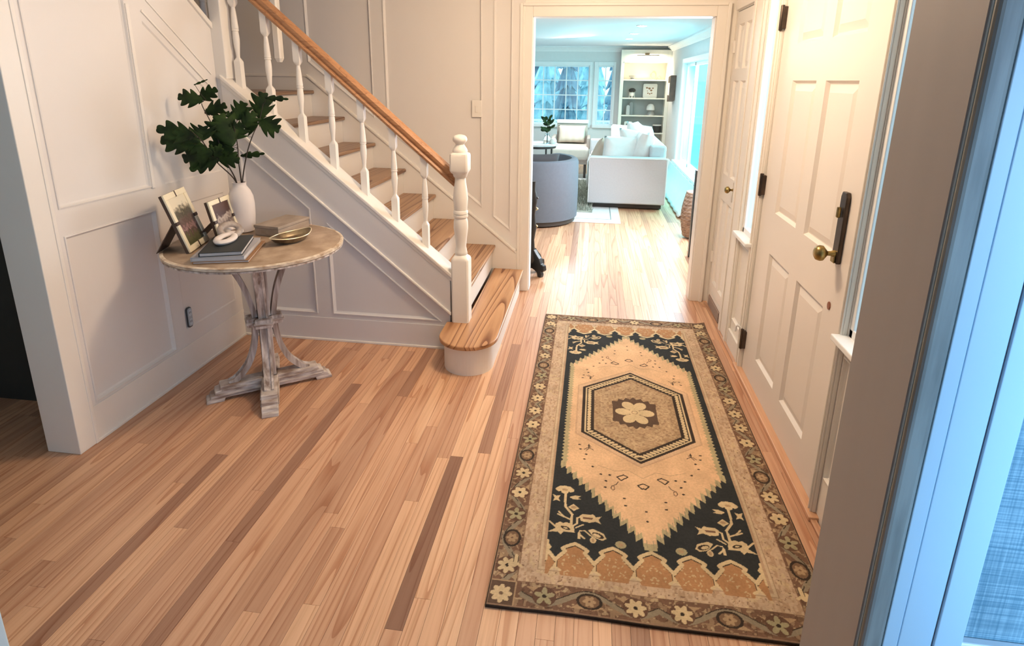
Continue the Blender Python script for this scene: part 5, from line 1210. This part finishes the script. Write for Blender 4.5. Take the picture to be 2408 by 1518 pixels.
# ottoman and rugs
ot = thing('white_ottoman', 'white upholstered ottoman between the barrel chair and the armchair', 'ottoman', (-.36, 7.35, 0))
G().box(-.62, -.16, 7.05, 7.55, .06, .34).go('cushion_top', linen2, ot, bevel=.04, seg=4)
for x in (-.58, -.22):
    for y in (7.10, 7.48): G().box(x, x + .03, y, y + .03, 0, .08).go('leg', darkwood, ot)
wr_ = G().box(-2.2, .325, 5.84, 9.0, 0.0005, .010).go('area_rug', mk('pale_rug', (.80, .82, .82), .95, var=.06, scale=40, bump=.3), None, bevel=.003); tag(wr_, 'pale area rug under the living room seating', 'rug')
for q in (rect(-2.1, .235, 5.98, 5.990), rect(.225, .235, 5.99, 8.9)): G().prism(q, mH, .0101, .0112).go('border_stripe', mk('rug_stripe', (.22, .28, .28), .9) if 'rug_stripe' not in bpy.data.materials else bpy.data.materials['rug_stripe'], wr_)
# shaggy throw rug
v = []; f = []
r_ = random.Random(3)
for i in range(2600):
    x = r_.uniform(-.24, .03); y = r_.uniform(6.30, 8.3); a = r_.uniform(0, 2 * PI); l = r_.uniform(.03, .06); k = len(v); dx, dy = math.cos(a) * .006, math.sin(a) * .006; lx, ly = r_.uniform(-.03, .03), r_.uniform(-.03, .03)
    v += [(x - dx, y - dy, .012), (x + dx, y + dy, .012), (x + lx, y + ly, .012 + l)]; f.append((k, k + 1, k + 2))
g = G(); g.box(-.25, .035, 6.28, 8.3, .011, .022); n0 = len(v); v += g.v; f += [[i + n0 for i in q] for q in g.f]
sh = build('shag_rug', v, f, mk('shag_wool', (.50, .52, .46), .95, color2=(.28, .30, .25), scale=14, stretch=(1, 3, 1)), None); tag(sh, 'grey-green shaggy runner along the sofa\'s left side', 'rug', kind='stuff')
# drape under the right window
v = []; f = []; n, m_ = 60, 14
for i in range(n + 1):
    y = 6.2 + 2.75 * i / n
    for j in range(m_ + 1):
        s = j / m_; x = XW - .065 - .19 * s ** 2.2 - .006 * math.sin(i * 1.1); z = .30 - .285 * s
        v.append((x, y + .01 * math.sin(j), z))
for i in range(n):
    for j in range(m_): f.append((i * (m_ + 1) + j, i * (m_ + 1) + j + 1, (i + 1) * (m_ + 1) + j + 1, (i + 1) * (m_ + 1) + j))
o = build('drape', v, f, linen2, None, smooth=True); o.modifiers.new('thick', 'SOLIDIFY').thickness = .006; tag(o, 'white drape flaring to the floor below the living room\'s right window', 'drape')
# woven basket and black framed panel by the opening's right side
wk = thing('wicker_hamper', 'brown woven hamper partly hidden beyond the opening\'s right jamb', 'hamper', (.965, 5.42, 0))
wmat = mk('wicker', (.36, .26, .19), .8, color2=(.16, .10, .07), scale=60, stretch=(.4, .4, 2), bump=.6)
v = []; f = []; n, m_ = 40, 22
for j in range(m_ + 1):
    z = .02 + .40 * j / m_; r = .090 + .030 * math.sin(PI * j / m_) + (.003 if j % 2 else 0)
    for i in range(n): a = 2 * PI * i / n; rr = r + (.002 if (i + j) % 2 else 0); v.append((.965 + rr * math.cos(a), 5.42 + rr * math.sin(a), z))
for j in range(m_):
    for i in range(n): f.append((j * n + i, j * n + (i + 1) % n, (j + 1) * n + (i + 1) % n, (j + 1) * n + i))
f += [list(range(n))[::-1], [m_ * n + i for i in range(n)]]
build('woven_body', v, f, wmat, wk); g = G(); g.lathe([(.088, .418), (.092, .425), (.088, .435)], (.965, 5.42, 0), 30); g.go('rim', wmat, wk)
bp = thing('black_frame_screen', 'tall black-framed panel standing just past the opening\'s right jamb', 'screen', (.95, 4.8, 0))
G().box(.845, 1.16, 4.795, 4.81, .0, .70).go('frame_panel', black, bp, bevel=.003); G().box(.832, .846, 4.775, 4.83, 0, .72).go('frame_post', black, bp, bevel=.003)
# carved stand by the left jamb
cs = thing('carved_stand', 'black carved pedestal stand peeking past the opening\'s left jamb', 'pedestal', (-.405, 4.12, 0))
g = G(); g.lathe([(.03, .09), (.045, .12), (.04, .16), (.022, .21), (.018, .27), (.026, .32), (.034, .36), (.026, .40), (.020, .46), (.028, .52), (.034, .56), (.03, .60), (.02, .64), (.02, .70)], (-.405, 4.12, 0), 18); g.go('column', black, cs, smooth=True)
for k in range(4):
    A = k * PI / 2 - .62; d = Vector((math.cos(A), math.sin(A), 0)); c = Vector((-.405, 4.12, 0)); s = zz.cross(d)
    g = G(); g.prism([(0.0, .06), (.03, .20), (.055, .17), (.085, .14), (.105, .10), (.128, .095), (.135, .06), (.120, .045), (.100, .05), (.110, .02), (.105, 0), (.075, 0), (.068, .03), (.045, .045)], lambda u, v_, q, d=d, s=s, c=c: tuple(c + d * u + zz * v_ + s * q), -.018, .018); g.go('foot', black, cs, bevel=.005)
for z in (.37, .50, .58): torus((-.405, 4.12, z), .036, .006, goldy if z < .55 else black, 'carved_ring', cs, 18, 6, 0.4)

for o in list(bpy.data.objects):
    if o.parent is None and o.get('label') and 5.9 < o.location.y < 9.5 and o.location.z < 0.7 and o.get('category') in ('sofa', 'armchair', 'side table', 'ottoman'): o.location.z += 0.0108
